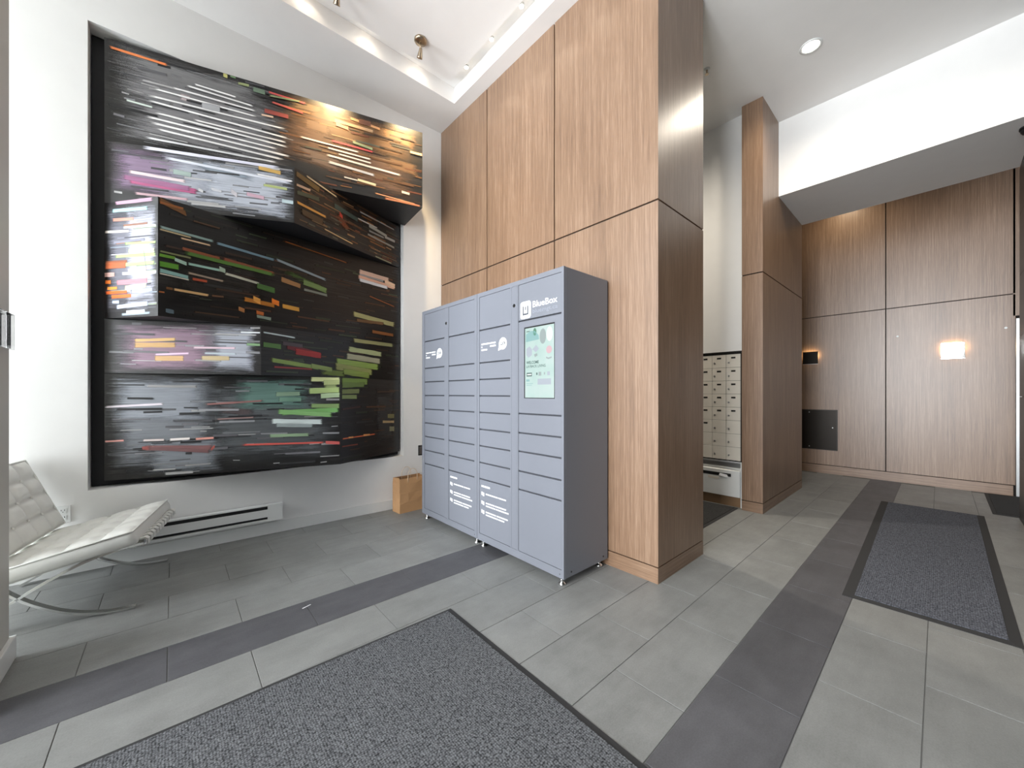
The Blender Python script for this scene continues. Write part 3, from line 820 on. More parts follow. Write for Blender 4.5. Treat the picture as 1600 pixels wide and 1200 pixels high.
TIERS = [  # z0, z1, left point (u,d), fold point, right point, faces, filler strokes
    (3.112, 3.865, (-0.377, -0.06), (1.865, 0.50), (1.915, 0.004), ('A', None), (150, 0)),
    (2.652, 3.108, (-0.377, -0.06), (0.742, 0.46), (1.885, -0.06), ('B', 'C'), (60, 100)),
    (1.802, 2.648, (-0.377, -0.06), (-0.081, 0.32), (1.885, -0.06), ('D', 'E'), (26, 120)),
    (1.402, 1.798, (-0.377, -0.06), (0.528, 0.36), (1.885, -0.06), ('F', 'G'), (24, 56)),
    (0.61, 1.398, (-0.377, -0.06), (1.135, 0.35), (1.885, -0.06), ('H', 'I'), (120, 36)),
]
for z0, z1, a, f, b, names, fill in TIERS:
    mb = MB()
    pts = [W(a[0], a[1], 0), W(f[0], f[1], 0), W(b[0], b[1], 0)]
    if b[1] > 0:
        pts.append(W(b[0] - 0.6, 0.004, 0))
    n = len(pts)
    v = [(p[0], p[1], z0) for p in pts] + [(p[0], p[1], z1) for p in pts]
    vs, fs = mb._add(v, [tuple(reversed(range(n))), tuple(range(n, 2 * n))] + [(i, (i + 1) % n, n + (i + 1) % n, n + i) for i in range(n)])
    fs[0].material_index = fs[1].material_index = 1
    if b[1] > 0: fs[3].material_index = 1
    tier = mb.build('tier', [M['panel'], M['black_paint']], ART)
    for nm, (p, q), nf in zip(names, ((a, f), (f, b)), fill):
        if nm is None: continue
        P, e, nrm, L = face_axes(p, q)
        rows = []
        for _ in range(nf):
            s0 = random.uniform(0.01, L - 0.06)
            s1 = min(L - 0.005, s0 + random.uniform(0.04, 0.32))
            z = random.uniform(z0 + 0.02, z1 - 0.02)
            c = random.choice(WARM if nm == 'A' and s0 > 1.05 else SHADES[nm])
            k = random.uniform(0.7, 1.0)
            rows.append((s0, z, s1, z + random.uniform(-0.004, 0.004), random.uniform(0.004, 0.02), *(x * k for x in c), 1))
        rows = [r for r in STROKES[nm] if not r[8]] + rows + [r for r in STROKES[nm] if r[8]]
        bm = bmesh.new()
        lay = bm.loops.layers.float_color.new('paint')
        uvl = bm.loops.layers.uv.new('UVMap')
        for i, (s0, za, s1, zb, h, r, g, bl, crisp) in enumerate(rows):
            off = 0.0010 + 0.00004 * i
            nseg = max(2, int((s1 - s0) / 0.05))
            top, bot = [], []
            for t in range(nseg + 1):
                w = t / nseg
                s = s0 + (s1 - s0) * w
                zz = za + (zb - za) * w
                hh = h * (random.uniform(0.9, 1.06) if crisp else 1.0)
                hi = min(zz + hh / 2, z1 - 0.001)
                lo = max(zz - hh / 2, z0 + 0.001)
                q1 = P + e * s + nrm * off
                top.append(bm.verts.new((q1.x, q1.y, hi)))
                bot.append(bm.verts.new((q1.x, q1.y, lo)))
            col = srgb(r, g, bl)[:3] + (float(crisp),)
            for t in range(nseg):
                fc = bm.faces.new((bot[t], bot[t + 1], top[t + 1], top[t]))
                for lp, uv in zip(fc.loops, ((t / nseg, 0), ((t + 1) / nseg, 0), ((t + 1) / nseg, 1), (t / nseg, 1))):
                    lp[lay] = col
                    lp[uvl].uv = uv
        me = bpy.data.meshes.new('paint_and_sheen_strokes')
        bm.to_mesh(me)
        bm.free()
        me.materials.append(M['stroke'])
        o = bpy.data.objects.new('paint_and_sheen_strokes', me)
        COL.objects.link(o)
        o.parent = tier
        me.transform(Matrix.Translation(-base_of(tier)))
        o['kind'] = 'stuff'

# ================================================================== PARCEL LOCKERS
LX = 1.87
ROWS = [2.037, 1.765, 1.50, 1.365, 1.232, 1.097, 0.960, 0.825, 0.689, 0.556, 0.11]
ROWS_R = [2.037, 1.772, 1.106, 0.967, 0.833, 0.690, 0.557, 0.11]


def text_mesh(s, width, cap, mat, name='lettering', bold=0.0):
    """flat text facing -X: runs towards -Y, up +Z, origin at its left end on the base line"""
    c = bpy.data.curves.new(name, 'FONT')
    c.body = s
    c.size = 1.0
    c.offset = bold
    c.extrude = 0.002
    c.resolution_u = 3
    tmp = bpy.data.objects.new(name, c)
    COL.objects.link(tmp)
    dg = bpy.context.evaluated_depsgraph_get()
    me = bpy.data.meshes.new_from_object(tmp.evaluated_get(dg))
    bpy.data.objects.remove(tmp)
    xs = [v.co.x for v in me.vertices]
    kx, ky = width / (max(xs) - min(xs)), cap / 0.69
    me.transform(Matrix(((0, 0, -0.15, 0), (-kx, 0, 0, kx * min(xs)), (0, ky, 0, 0), (0, 0, 0, 1))))
    me.materials.clear()
    me.materials.append(mat)
    return me


def put(me, name, parent, loc):
    o = bpy.data.objects.new(name, me)
    COL.objects.link(o)
    o.parent = parent
    o.location = Vector(loc) - base_of(parent)
    return o


def quad_x(mb, x, y0, y1, z0, z1, t=0.0006):
    mb.box(x - t, x, min(y0, y1), max(y0, y1), z0, z1)
    return mb


def disc_x(mb, x, y, z, r, n=28, t=0.0006):
    mb.lathe([(r, x - t), (r, x)], (0, y, z), n, 'X', False)
    return mb


def foot_mesh():
    return MB().lathe([(0.024, 0.0), (0.025, 0.004), (0.022, 0.012), (0.012, 0.020), (0.010, 0.028), (0.014, 0.030), (0.014, 0.036), (0.008, 0.038), (0.008, 0.058)], n=20).mesh('levelling_foot', M['chrome'])


FOOT = foot_mesh()
FX = LX + 0.002          # door face plane


def word_lines(parent, y, z, lines, h=0.012, step=0.02):
    """rows of small print: each line a list of word lengths, first one starting at y"""
    mb = MB()
    for i, words in enumerate(lines):
        yy = y
        for w in words:
            if w > 0:
                quad_x(mb, FX, yy, yy - w, z - i * step - h, z - i * step)
            yy -= abs(w) + 0.008
    mb.build('small_print', M['print_white'], parent)


def locker(y0, y1, colsR, strip, colsL, label, control):
    """y0 is the end next to the open side; colsR / colsL are (lo, hi) of the two door columns"""
    t = thing('parcel_locker', (2.11, (y0 + y1) / 2, 0.0), label, 'locker', 'parcel locker units')
    MB().box(LX + 0.020, 2.355, y0 + 0.0006, y1 - 0.0006, 0.055, 2.07, 0.002).build('body', [M['locker']], t)
    MB().box(LX + 0.0185, LX + 0.020, y0 + 0.012, y1 - 0.012, 0.10, 2.04).build('inner_back', M['locker_in'], t)
    mb = MB()
    st = [(y0 + 0.0006, colsR[0] - 0.002), (colsR[1] + 0.002, strip[0] - 0.0015), (strip[1] + 0.0015, colsL[0] - 0.002), (colsL[1] + 0.002, y1 - 0.0006)]
    for a, b in st:
        if b - a > 0.002: mb.box(LX, LX + 0.0195, a, b, 0.11, 2.037)
    mb.box(LX, LX + 0.0195, y0 + 0.0006, y1 - 0.0006, 2.037, 2.07).box(LX, LX + 0.0195, y0 + 0.0006, y1 - 0.0006, 0.055, 0.11)
    mb.build('front_frame', M['locker'], t)
    ls = MB().box(LX, LX + 0.0185, strip[0], strip[1], 0.1115, 2.0355).build('lock_strip', M['locker'], t)
    ym = (strip[0] + strip[1]) / 2
    MB().lathe([(0.013, LX - 0.004), (0.013, LX)], (0, ym, 1.895), 18, 'X').build('lock', M['chrome'], ls)
    MB().box(LX - 0.005, LX - 0.0038, ym - 0.002, ym + 0.002, 1.888, 1.902).build('keyhole', M['black'], ls)
    doors = {}
    for ci, (cols, rows) in enumerate(((colsR, ROWS_R if control else ROWS), (colsL, ROWS))):
        for j in range(len(rows) - 1):
            hi = rows[j] - (0.0055 if j else 0.002)
            lo = rows[j + 1] + (0.0055 if j < len(rows) - 2 else 0.002)
            nm = 'door'
            if control and ci == 0 and j == 0: nm = 'header_panel'
            if control and ci == 0 and j == 1: nm = 'screen_panel'
            d = MB().box(FX, LX + 0.0185, cols[0], cols[1], lo, hi, 0.0012).build(nm, M['locker'], t)
            doors[ci, j] = d
    for fx in (LX + 0.035, 2.31):
        for fy in (y0 + 0.045, y1 - 0.045):
            inst('levelling_foot', FOOT, t, (fx, fy, 0.0))
    for x, z in ((LX + 0.075, 0.085), (2.30, 0.085)) if control else ():
        MB().lathe([(0.006, y0 - 0.0015), (0.006, y0 + 0.001)], (x, 0, z), 10, 'Y').build('side_screw', M['black'], t)
    disc = MB()
    disc_x(disc, LX, y0 + 0.035, 0.08, 0.005, 10)
    disc.build('front_screw', M['print_grey'], t)
    # slogan with speech bubble on the second door of the far column
    d = doors[1, 1]
    yl = colsL[1] - 0.025
    word_lines(d, yl, 1.655, [[0.055, 0.04, 0.07], [0.012, -0.085, 0.07], [0.075]], 0.0115, 0.0235)
    mb = MB()
    yb, zb = colsL[0] + 0.085, 1.632
    disc_x(mb, FX, yb, zb, 0.046)
    mb.poly([(FX - 0.0006, yb + 0.045, zb - 0.008), (FX - 0.0006, yb + 0.018, zb - 0.042), (FX - 0.0006, yb + 0.056, zb - 0.052)], [(0, 1, 2)])
    bub = mb.build('speech_bubble', M['print_white'], d)
    put(text_mesh('CLICK', 0.070, 0.022, M['print_grey'], bold=0.03), 'lettering', bub, (FX - 0.0014, yb + 0.035, zb - 0.010))
    # three step instructions on the lower door
    d, (lo, hi) = (doors[1, 9], colsL) if control else (doors[0, 9], colsR)
    yl = hi - 0.025
    word_lines(d, yl, 0.508, [[0.11]], 0.014)
    for i, (ws) in enumerate((([0.15, 0.09],), ([0.11, 0.13], [0.12, 0.15]), ([0.13, 0.13], [0.15, 0.07]))):
        z = 0.455 - i * 0.072
        mb = MB()
        quad_x(mb, FX, yl, yl - 0.017, z - 0.026, z)
        quad_x(mb, FX, yl - 0.02, yl - 0.037, z - 0.032, z - 0.004)
        mb.build('step_icon', M['print_white'], d)
        word_lines(d, yl - 0.058, z - 0.006, list(ws), 0.010, 0.022)
    return t, doors


L1, D1 = locker(1.60, 2.531, (1.622, 2.030), (2.044, 2.104), (2.122, 2.501), 'grey parcel locker unit with touch screen and white logo header', True)
L2, D2 = locker(2.533, 3.46, (2.572, 2.966), (2.969, 3.040), (3.043, 3.408), 'grey parcel locker unit of plain doors beside the paper bag', False)

# header logo
hd = D1[0, 0]
mb = MB()
yc, zc, s = 1.957, 1.845, 0.053
pts = []
for cx, cz, a0 in ((1, 1, 0), (-1, 1, 90), (-1, -1, 180), (1, -1, 270)):
    for k in range(6):
        a = R(a0 + 18 * k)
        pts.append((FX - 0.0006, yc + cx * (s - 0.02) + 0.02 * math.cos(a), zc + cz * (s + 0.008 - 0.02) + 0.02 * math.sin(a)))
mb.poly(pts, [tuple(range(len(pts)))])
lg = mb.build('logo_badge', M['print_white'], hd)
mb = MB()
for ya, yb2, za, zb2 in ((0.030, 0.019, -0.024, 0.028), (-0.019, -0.030, -0.024, 0.028), (0.030, -0.030, -0.036, -0.024), (0.005, -0.005, -0.002, 0.024)):
    quad_x(mb, FX - 0.001, yc + ya, yc + yb2, zc + za, zc + zb2)
mb.build('logo_glyph', M['print_grey'], lg)
put(text_mesh('BlueBox', 0.228, 0.042, M['print_white'], bold=0.008), 'lettering', hd, (FX - 0.0006, 1.885, 1.851))
put(text_mesh('bluemgt.ca', 0.230, 0.028, M['print_pale']), 'lettering', hd, (FX - 0.0006, 1.885, 1.811))

# touch screen
sp = D1[0, 1]
SY0, SY1, SZ0, SZ1 = 1.683, 1.963, 1.222, 1.715
sb = MB().box(FX - 0.002, FX, SY0 - 0.003, SY1 + 0.006, SZ0 - 0.005, SZ1 + 0.006).build('screen_bezel', M['black'], sp)


def screen_mat():
    m = NT('screen_picture')
    col = m.ramp([(0.0, srgb(178, 216, 208)), (0.5, srgb(205, 232, 226)), (1.0, srgb(226, 238, 238))])
    mp = m.coords((3, 3, 3), 'Object')
    nz = m.n('ShaderNodeTexNoise', Scale=2.5, Detail=2.0)
    m.l(mp, 0, nz, 'Vector')
    m.l(nz, 'Fac', col, 'Fac')
    m.b.inputs['Base Color'].default_value = (0.02, 0.02, 0.02, 1)
    m.l(col, 'Color', m.b, 'Emission Color')
    m.b.inputs['Emission Strength'].default_value = 0.85
    m.b.inputs['Roughness'].default_value = 0.12
    return m.mat


def ink(name, r, g, b):
    m = plain(name, (0.02, 0.02, 0.02, 1), 0.3)
    n = m.node_tree.nodes['Principled BSDF']
    n.inputs['Emission Color'].default_value = srgb(r, g, b)
    n.inputs['Emission Strength'].default_value = 0.9
    return m


scr = MB().box(FX - 0.0026, FX - 0.002, SY0, SY1 - 0.004, SZ0, SZ1 - 0.004).build('screen', screen_mat(), sp)
SX = FX - 0.0030
IK = {'green': ink('screen_green', 92, 148, 118), 'grey': ink('screen_grey', 165, 180, 180), 'lav': ink('screen_lavender', 186, 196, 208),
      'pink': ink('screen_pink', 226, 190, 198), 'dark': ink('screen_dark_text', 70, 104, 98), 'teal': ink('screen_teal', 150, 196, 196), 'white': ink('screen_white', 236, 242, 242)}


def zz(z):
    return z + 0.067 if z < 1.63 else z


def sdisc(y, z, ry, rz, c, dx=0.0):
    n = 24
    z = zz(z)
    MB().poly([(SX - dx, y + ry * math.cos(2 * math.pi * k / n), z + rz * math.sin(2 * math.pi * k / n)) for k in range(n)], [tuple(range(n))]).build('screen_picture', IK[c], scr)


def squad(pts, c, dx=0.0):
    MB().poly([(SX - dx, y, zz(z)) for y, z in pts], [tuple(range(len(pts)))]).build('screen_picture', IK[c], scr)


sdisc(1.862, 1.678, 0.016, 0.026, 'green')
sdisc(1.785, 1.640, 0.030, 0.052, 'grey')
sdisc(1.724, 1.650, 0.030, 0.050, 'white')
squad([(1.95, 1.60), (1.905, 1.622), (1.862, 1.618), (1.825, 1.585), (1.82, 1.555), (1.95, 1.548)], 'teal')
squad([(1.945, 1.50), (1.915, 1.515), (1.888, 1.492), (1.89, 1.452), (1.925, 1.436), (1.945, 1.455)], 'lav')
squad([(1.885, 1.492), (1.85, 1.52), (1.822, 1.492), (1.852, 1.468)], 'lav')
squad([(1.87, 1.455), (1.84, 1.462), (1.835, 1.445), (1.86, 1.436)], 'grey')
sdisc(1.728, 1.478, 0.026, 0.026, 'pink')
squad([(1.755, 1.432), (1.735, 1.424), (1.705, 1.430), (1.705, 1.420), (1.735, 1.414), (1.755, 1.422)], 'grey')
squad([(1.945, 1.690), (1.912, 1.690), (1.912, 1.685), (1.945, 1.685)], 'dark')
put(text_mesh('WELCOME', 0.122, 0.019, IK['dark'], bold=0.02), 'lettering', scr, (SX - 0.0005, 1.945, 1.459))
put(text_mesh('LAYBACK LIVING', 0.186, 0.018, IK['dark']), 'lettering', scr, (SX - 0.0005, 1.945, 1.432))
for y0s, y1s, z0s, z1s, c in ((1.943, 1.89, 1.304, 1.330, 'dark'), (1.938, 1.895, 1.312, 1.322, 'white'), (1.848, 1.836, 1.312, 1.328, 'dark'), (1.825, 1.80, 1.306, 1.332, 'grey'), (1.775, 1.765, 1.312, 1.328, 'grey'), (1.745, 1.72, 1.306, 1.332, 'lav'),
                              (1.948, 1.913, 1.268, 1.284, 'teal'), (1.945, 1.88, 1.252, 1.256, 'teal'), (1.945, 1.892, 1.240, 1.244, 'teal'), (1.835, 1.71, 1.245, 1.285, 'lav')):
    squad([(y0s, z0s), (y1s, z0s), (y1s, z1s), (y0s, z1s)], c, 0.0002 if c == 'white' else 0.0)


# ================================================================== LOUNGE CHAIR
CH = thing('lounge_chair', (-0.096, 3.475, 0.0), 'white tufted leather lounge chair on crossed polished steel legs', 'chair', rz=R(-10.7))
P_BACK = [(0.0, 0.010), (-0.07, 0.008), (-0.14, 0.014), (-0.22, 0.034), (-0.30, 0.068), (-0.38, 0.118), (-0.45, 0.175), (-0.52, 0.25), (-0.60, 0.36), (-0.67, 0.48), (-0.725, 0.60), (-0.77, 0.72), (-0.785, 0.77)]
P_SEAT = [(-0.72, 0.010), (-0.66, 0.042), (-0.58, 0.094), (-0.50, 0.145), (-0.45, 0.175), (-0.38, 0.222), (-0.26, 0.29), (-0.17, 0.328), (-0.08, 0.353), (0.0, 0.368), (0.035, 0.373)]


def smooth_path(p, k=3):
    out = []
    for i in range(len(p) - 1):
        a, b, c, d = p[max(i - 1, 0)], p[i], p[i + 1], p[min(i + 2, len(p) - 1)]
        for t in range(k):
            t /= k
            out.append(tuple(0.5 * (2 * b[j] + (c[j] - a[j]) * t + (2 * a[j] - 5 * b[j] + 4 * c[j] - d[j]) * t * t + (-a[j] + 3 * b[j] - 3 * c[j] + d[j]) * t ** 3) for j in range(2)))
    out.append(p[-1])
    return out


for sy in (-1, 1):
    y = 0.356 * sy
    MB().sweep([(x, y, z) for x, z in smooth_path(P_BACK)], 0.035, 0.012).build('leg', M['chrome'], CH)
    MB().sweep([(x, y, z) for x, z in smooth_path(P_SEAT)], 0.035, 0.012).build('leg', M['chrome'], CH)
for x, z in ((0.036, 0.372), (-0.784, 0.765), (-0.56, 0.235)):
    MB().box(x - 0.006, x + 0.006, -0.34, 0.34, z - 0.017, z + 0.017, 0.002).build('cross_bar', M['chrome'], CH)


def tufted(mb, nx, ny, lx, ly, th, sub=6):
    """cushion lying in XY, front edge at x=0, running to -lx; buttons at the seam crossings"""
    NX, NY = nx * sub, ny * sub
    idx = {}
    verts, faces = [], []

    def puff(i, j):
        a, b = (i % sub) / sub, (j % sub) / sub
        p = (1 - abs(2 * a - 1) ** 4) * (1 - abs(2 * b - 1) ** 4)
        edge = (i in (0, NX)) or (j in (0, NY))
        return th - 0.014 if edge else th - 0.018 + 0.024 * p
    for i in range(NX + 1):
        for j in range(NY + 1):
            ix, jy = i, j
            idx[i, j] = len(verts)
            verts.append((-lx * i / NX, -ly / 2 + ly * j / NY, puff(i, j)))
    for i in range(NX):
        for j in range(NY):
            faces.append((idx[i, j], idx[i, j + 1], idx[i + 1, j + 1], idx[i + 1, j]))
    ring = [(i, 0) for i in range(NX)] + [(NX, j) for j in range(NY)] + [(i, NY) for i in range(NX, 0, -1)] + [(0, j) for j in range(NY, 0, -1)]
    prev = [idx[r] for r in ring]
    for zf, out in ((0.80, 0.006), (0.45, 0.009), (0.15, 0.006), (0.0, 0.0)):
        cur = []
        for r in ring:
            x, y, _ = verts[idx[r]]
            ox = out * (1 if r[0] == 0 else (-1 if r[0] == NX else 0))
            oy = out * (-1 if r[1] == 0 else (1 if r[1] == NY else 0))
            cur.append(len(verts))
            verts.append((x + ox, y + oy, (th - 0.012) * zf))
        for k in range(len(ring)):
            n = (k + 1) % len(ring)
            faces.append((prev[k], prev[n], cur[n], cur[k]))
        prev = cur
    faces.append(tuple(prev))
    mb.poly(verts, faces, True)
    return [(-lx * i / nx, -ly / 2 + ly * j / ny, th - 0.013) for i in range(1, nx) for j in range(1, ny)]


def cushion(name, nx, ny, lx, ly, th, mat4):
    mb = MB()
    mb.m = mat4
    buts = tufted(mb, nx, ny, lx, ly, th)
    c = mb.build(name, M['leather'], CH)
    for b in buts:
        m2 = MB()
        m2.m = mat4 @ Matrix.Translation(b)
        m2.lathe([(0.009, -0.003), (0.009, 0.001), (0.006, 0.004), (0.0005, 0.005)], n=10)
        m2.build('button', M['leather'], c)
    pp = MB()
    pp.m = mat4
    z = th - 0.011
    pp.tube([(0.003, -ly / 2 - 0.003, z), (0.003, ly / 2 + 0.003, z), (-lx - 0.003, ly / 2 + 0.003, z), (-lx - 0.003, -ly / 2 - 0.003, z), (0.003, -ly / 2 - 0.003, z)], 0.004, 6)
    pp.build('piping', M['leather'], c)
    return c


seat_m = Matrix.Translation((0.004, 0, 0.376)) @ Matrix.Rotation(R(-12.5), 4, 'Y')
cushion('seat_cushion', 4, 5, 0.60, 0.76, 0.088, seat_m)
# back cushion : its x axis runs down the lean, its top face looks forward
lean = R(22)
dn = Vector((math.sin(lean), 0, -math.cos(lean)))          # down the backrest
fw = Vector((math.cos(lean), 0, math.sin(lean)))           # out of the front face
org = Vector((-0.70, 0, 0.815)) - fw * 0.088
back_m = Matrix(((-dn.x, 0, fw.x, org.x), (0, -1, 0, 0), (-dn.z, 0, fw.z, org.z), (0, 0, 0, 1)))
cushion('back_cushion', 4, 5, 0.47, 0.76, 0.088, back_m)
for i in range(11):
    y = -0.31 + 0.062 * i
    mb = MB()
    mb.sweep([(0.0, y, 0.386), (0.030, y, 0.395), (0.045, y, 0.386), (0.046, y, 0.358), (0.030, y, 0.350), (0.0, y, 0.352), (-0.2, y, 0.318), (-0.55, y, 0.238)], 0.036, 0.005)
    mb.build('strap', M['leather'], CH)

# ================================================================== WALL-MOUNTED THINGS ON THE ARTWORK WALL
HT = thing('baseboard_heater', W(0.0, 0.035, 0.13), 'white electric baseboard heater with two dark slots under the artwork', 'heater')
H0, H1 = -0.95, 0.73
mb = MB()
wbox(mb, H0, H1, 0.013, 0.02, 0.13, 0.272)
wbox(mb, H0, H1, 0.02, 0.066, 0.262, 0.272)
wbox(mb, H0, H1, 0.02, 0.066, 0.13, 0.146)
mb.build('back_plate', M['trim_white'], HT)
mb = MB(); wbox(mb, H0, H1, 0.054, 0.066, 0.168, 0.232); mb.build('front_panel', M['trim_white'], HT)
mb = MB(); wbox(mb, H0 + 0.1, H1 - 0.1, 0.021, 0.05, 0.148, 0.26); mb.build('heating_element', M['black'], HT)
mb = MB(); wbox(mb, H1 - 0.11, H1 + 0.001, 0.02, 0.0675, 0.1295, 0.2725); mb.build('end_cap', M['trim_white'], HT)
mb = MB(); wbox(mb, H0 - 0.001, H0 + 0.11, 0.02, 0.0675, 0.1295, 0.2725); mb.build('end_cap', M['trim_white'], HT)

OU = thing('wall_outlet', W(-0.565, 0.003, 0.362), 'white wall outlet behind the lounge chair', 'outlet')
mb = MB(); wbox(mb, -0.602, -0.532, 0.0, 0.006, 0.362, 0.475); mb.build('cover_plate', M['trim_white'], OU)
for zc in (0.395, 0.442):
    mb = MB(); wbox(mb, -0.583, -0.551, 0.006, 0.008, zc - 0.016, zc + 0.016); sk = mb.build('socket', M['trim_white'], OU)
    mb = MB()
    wbox(mb, -0.576, -0.573, 0.008, 0.0086, zc, zc + 0.009); wbox(mb, -0.561, -0.558, 0.008, 0.0086, zc, zc + 0.009); wbox(mb, -0.569, -0.565, 0.008, 0.0086, zc - 0.010, zc - 0.005)
    mb.build('slot', M['black'], sk)

OB = thing('wall_plate', W(2.115, 0.003, 0.548), 'black framed wall plate beside the parcel lockers', 'wall plate')
mb = MB(); wbox(mb, 2.08, 2.155, 0.0, 0.006, 0.548, 0.662); mb.build('frame', M['black'], OB)
mb = MB(); wbox(mb, 2.09, 2.145, 0.006, 0.010, 0.562, 0.648); mb.build('insert', M['steel'], OB)

# ================================================================== PAPER BAG
BG = thing('paper_bag', (1.755, 3.722, 0.0), 'brown kraft paper shopping bag with twisted handles on the floor', 'bag', rz=R(3.5))
bw, bd, bh = 0.32, 0.150, 0.358
mb = MB()
g = 0.016
# front, back with slight folds; sides with gusset
zs = [0.0, 0.09, 0.115, 0.2, 0.215, 0.30, bh]
fx = [0.0, 0.10, 0.2, bw]
rnd = random.Random(3)
grid = [[(x, 0.0 + (rnd.uniform(-0.004, 0.004) if 0 < j < len(zs) - 1 else 0) + (0.012 if j == len(zs) - 1 else 0) * (1 if 0 < i < 3 else 0.4), z) for i, x in enumerate(fx)] for j, z in enumerate(zs)]
v, f = [], []
for row in grid: v += row
nx = len(fx)
for j in range(len(zs) - 1):
    for i in range(nx - 1): f.append((j * nx + i, j * nx + i + 1, (j + 1) * nx + i + 1, (j + 1) * nx + i))
mb.poly(v, f)
grid2 = [[(x, bd - (0.01 if j == len(zs) - 1 else 0), z) for x in fx] for j, z in enumerate(zs)]
v2 = []
for row in grid2: v2 += row
mb.poly(v2, [tuple(reversed(q)) for q in f])
for x, s in ((0.0, 1), (bw, -1)):
    vv = []
    for j, z in enumerate(zs):
        fold = 0.003 + 0.028 * max(0, (z - 0.1) / (bh - 0.1))
        a = grid[j][0 if s > 0 else -1]
        b = grid2[j][0 if s > 0 else -1]
        vv += [a, (x + s * fold, bd / 2, z), b]
    ff = []
    for j in range(len(zs) - 1):
        for i in range(2): ff.append((j * 3 + i, (j + 1) * 3 + i, (j + 1) * 3 + i + 1, j * 3 + i + 1))
    mb.poly(vv, ff)
mb.poly([(0, 0, 0.001), (bw, 0, 0.001), (bw, bd, 0.001), (0, bd, 0.001)], [(0, 3, 2, 1)])
bag = mb.build('bag_body', M['kraft'], BG)
sol = bag.modifiers.new('paper', 'SOLIDIFY')
sol.thickness = 0.0016
sol.offset = 0
for y in (0.006, bd - 0.008):
    pts = []
    for k in range(17):
        a = math.pi * k / 16
        pts.append((0.155 - 0.055 * math.cos(a), y + (0.006 if y < 0.05 else -0.006) * math.sin(a), bh - 0.012 + (0.028 if 0 < k < 16 else 0) + 0.078 * math.sin(a) ** 0.8))
    pts = [(pts[0][0], y, bh - 0.05)] + pts + [(pts[-1][0], y, bh - 0.05)]
    MB().tube(pts, 0.0028, 7).build('handle', M['twine'], BG)

# ================================================================== FLOOR MATS


def floor_mat(pts, label, bl, br, bn, bf, carpet, h=0.009):
    """pts: near-left.. four corners counter clockwise (x,y); borders: b at low y, x-high, high y, x-low"""
    P = [Vector((p[0], p[1], 0)) for p in pts]
    c = sum(P, Vector()) / 4
    t = thing('entrance_mat', (c.x, c.y, 0.0), label, 'mat', 'entrance mats')

    def at(u, v): return (P[0] * (1 - u) * (1 - v) + P[1] * u * (1 - v) + P[2] * u * v + P[3] * (1 - u) * v)
    lu, lv = (P[1] - P[0]).length, (P[3] - P[0]).length
    iu0, iu1, iv0, iv1 = bl / lu, 1 - br / lu, bn / lv, 1 - bf / lv
    out = [at(0, 0), at(1, 0), at(1, 1), at(0, 1)]
    inn = [at(iu0, iv0), at(iu1, iv0), at(iu1, iv1), at(iu0, iv1)]
    mb = MB()
    v = [(p.x, p.y, 0.0008) for p in out] + [(p.x, p.y, 0.003) for p in out] + [(p.x, p.y, 0.0055) for p in inn] + [(p.x, p.y, 0.0008) for p in inn]
    f = []
    for k in range(4):
        n = (k + 1) % 4
        f += [(k, n, 4 + n, 4 + k), (4 + k, 4 + n, 8 + n, 8 + k), (8 + k, 8 + n, 12 + n, 12 + k)]
    mb.poly(v, f)
    mb.build('rubber_border', M['rubber'], t)
    MB().prism([(p.x, p.y) for p in inn], 0.0008, h).build('carpet_pile', carpet, t)
    return t


floor_mat([(-0.45, -0.25), (1.165, -0.285), (1.203, 1.888), (-0.41, 1.923)], 'large charcoal woven entrance mat with black rubber edge before the lockers', 0.03, 0.03, 0.03, 0.022, M['carpet_near'])
floor_mat([(3.103, -0.278), (6.165, -0.305), (6.151, 0.449), (3.099, 0.402)], 'long blue-grey ribbed mat with black border on the lobby floor', 0.045, 0.03, 0.045, 0.055, M['carpet_far'])
floor_mat([(6.345, -1.45), (7.62, -1.45), (7.62, -0.375), (6.345, -0.368)], 'dark mat in front of the steel framed door', 0.03, 0.03, 0.03, 0.03, M['carpet_dark'])
floor_mat([(3.12, 1.455), (4.605, 1.455), (4.605, 3.2), (3.12, 3.2)], 'dark mat on the floor under the mailboxes', 0.03, 0.03, 0.03, 0.03, M['carpet_dark'])

# ================================================================== MAILBOXES
MX = 4.68
MU = thing('mailbox_unit', (4.69, 2.0, 0.50), 'cream mailbox bank with locks and dark name slots', 'mailboxes')
NC, PW, PH, MY0, MZ0 = 6, 0.1485, 0.149, 1.4585, 0.502
MB().box(MX + 0.004, 4.699, MY0 - 0.02, MY0 + NC * PW + 0.02, MZ0 - 0.01, MZ0 + 8 * PH + 0.012).build('frame', M['gap'], MU)
MB().box(MX - 0.008, 4.699, MY0 - 0.02, MY0 + NC * PW + 0.02, MZ0 + 8 * PH + 0.012, MZ0 + 8 * PH + 0.03).build('top_trim', M['iron'], MU)
door_me = MB().box(0, 0.005, 0.0012, PW - 0.0012, 0.0012, PH - 0.0012, 0.0015).mesh('mailbox_door', M['mailbox'])
slot_me = MB().box(-0.0012, 0.0002, -0.022, 0.022, -0.009, 0.009).mesh('name_slot', M['iron'])
lock_me = MB().lathe([(0.0095, -0.004), (0.0095, 0.0005)], n=12, axis='X').mesh('lock', M['steel'])
for c in range(NC):
    for r in range(8):
        d = inst('mailbox_door', door_me, MU, (MX, MY0 + c * PW, MZ0 + r * PH))
        if r >= 3 or (c == 2 and r == 2):
            inst('name_slot', slot_me, d, (MX, MY0 + (c + 0.5) * PW, MZ0 + r * PH + 0.108))
        inst('lock', lock_me, d, (MX, MY0 + (c + 0.82) * PW, MZ0 + r * PH + 0.055))
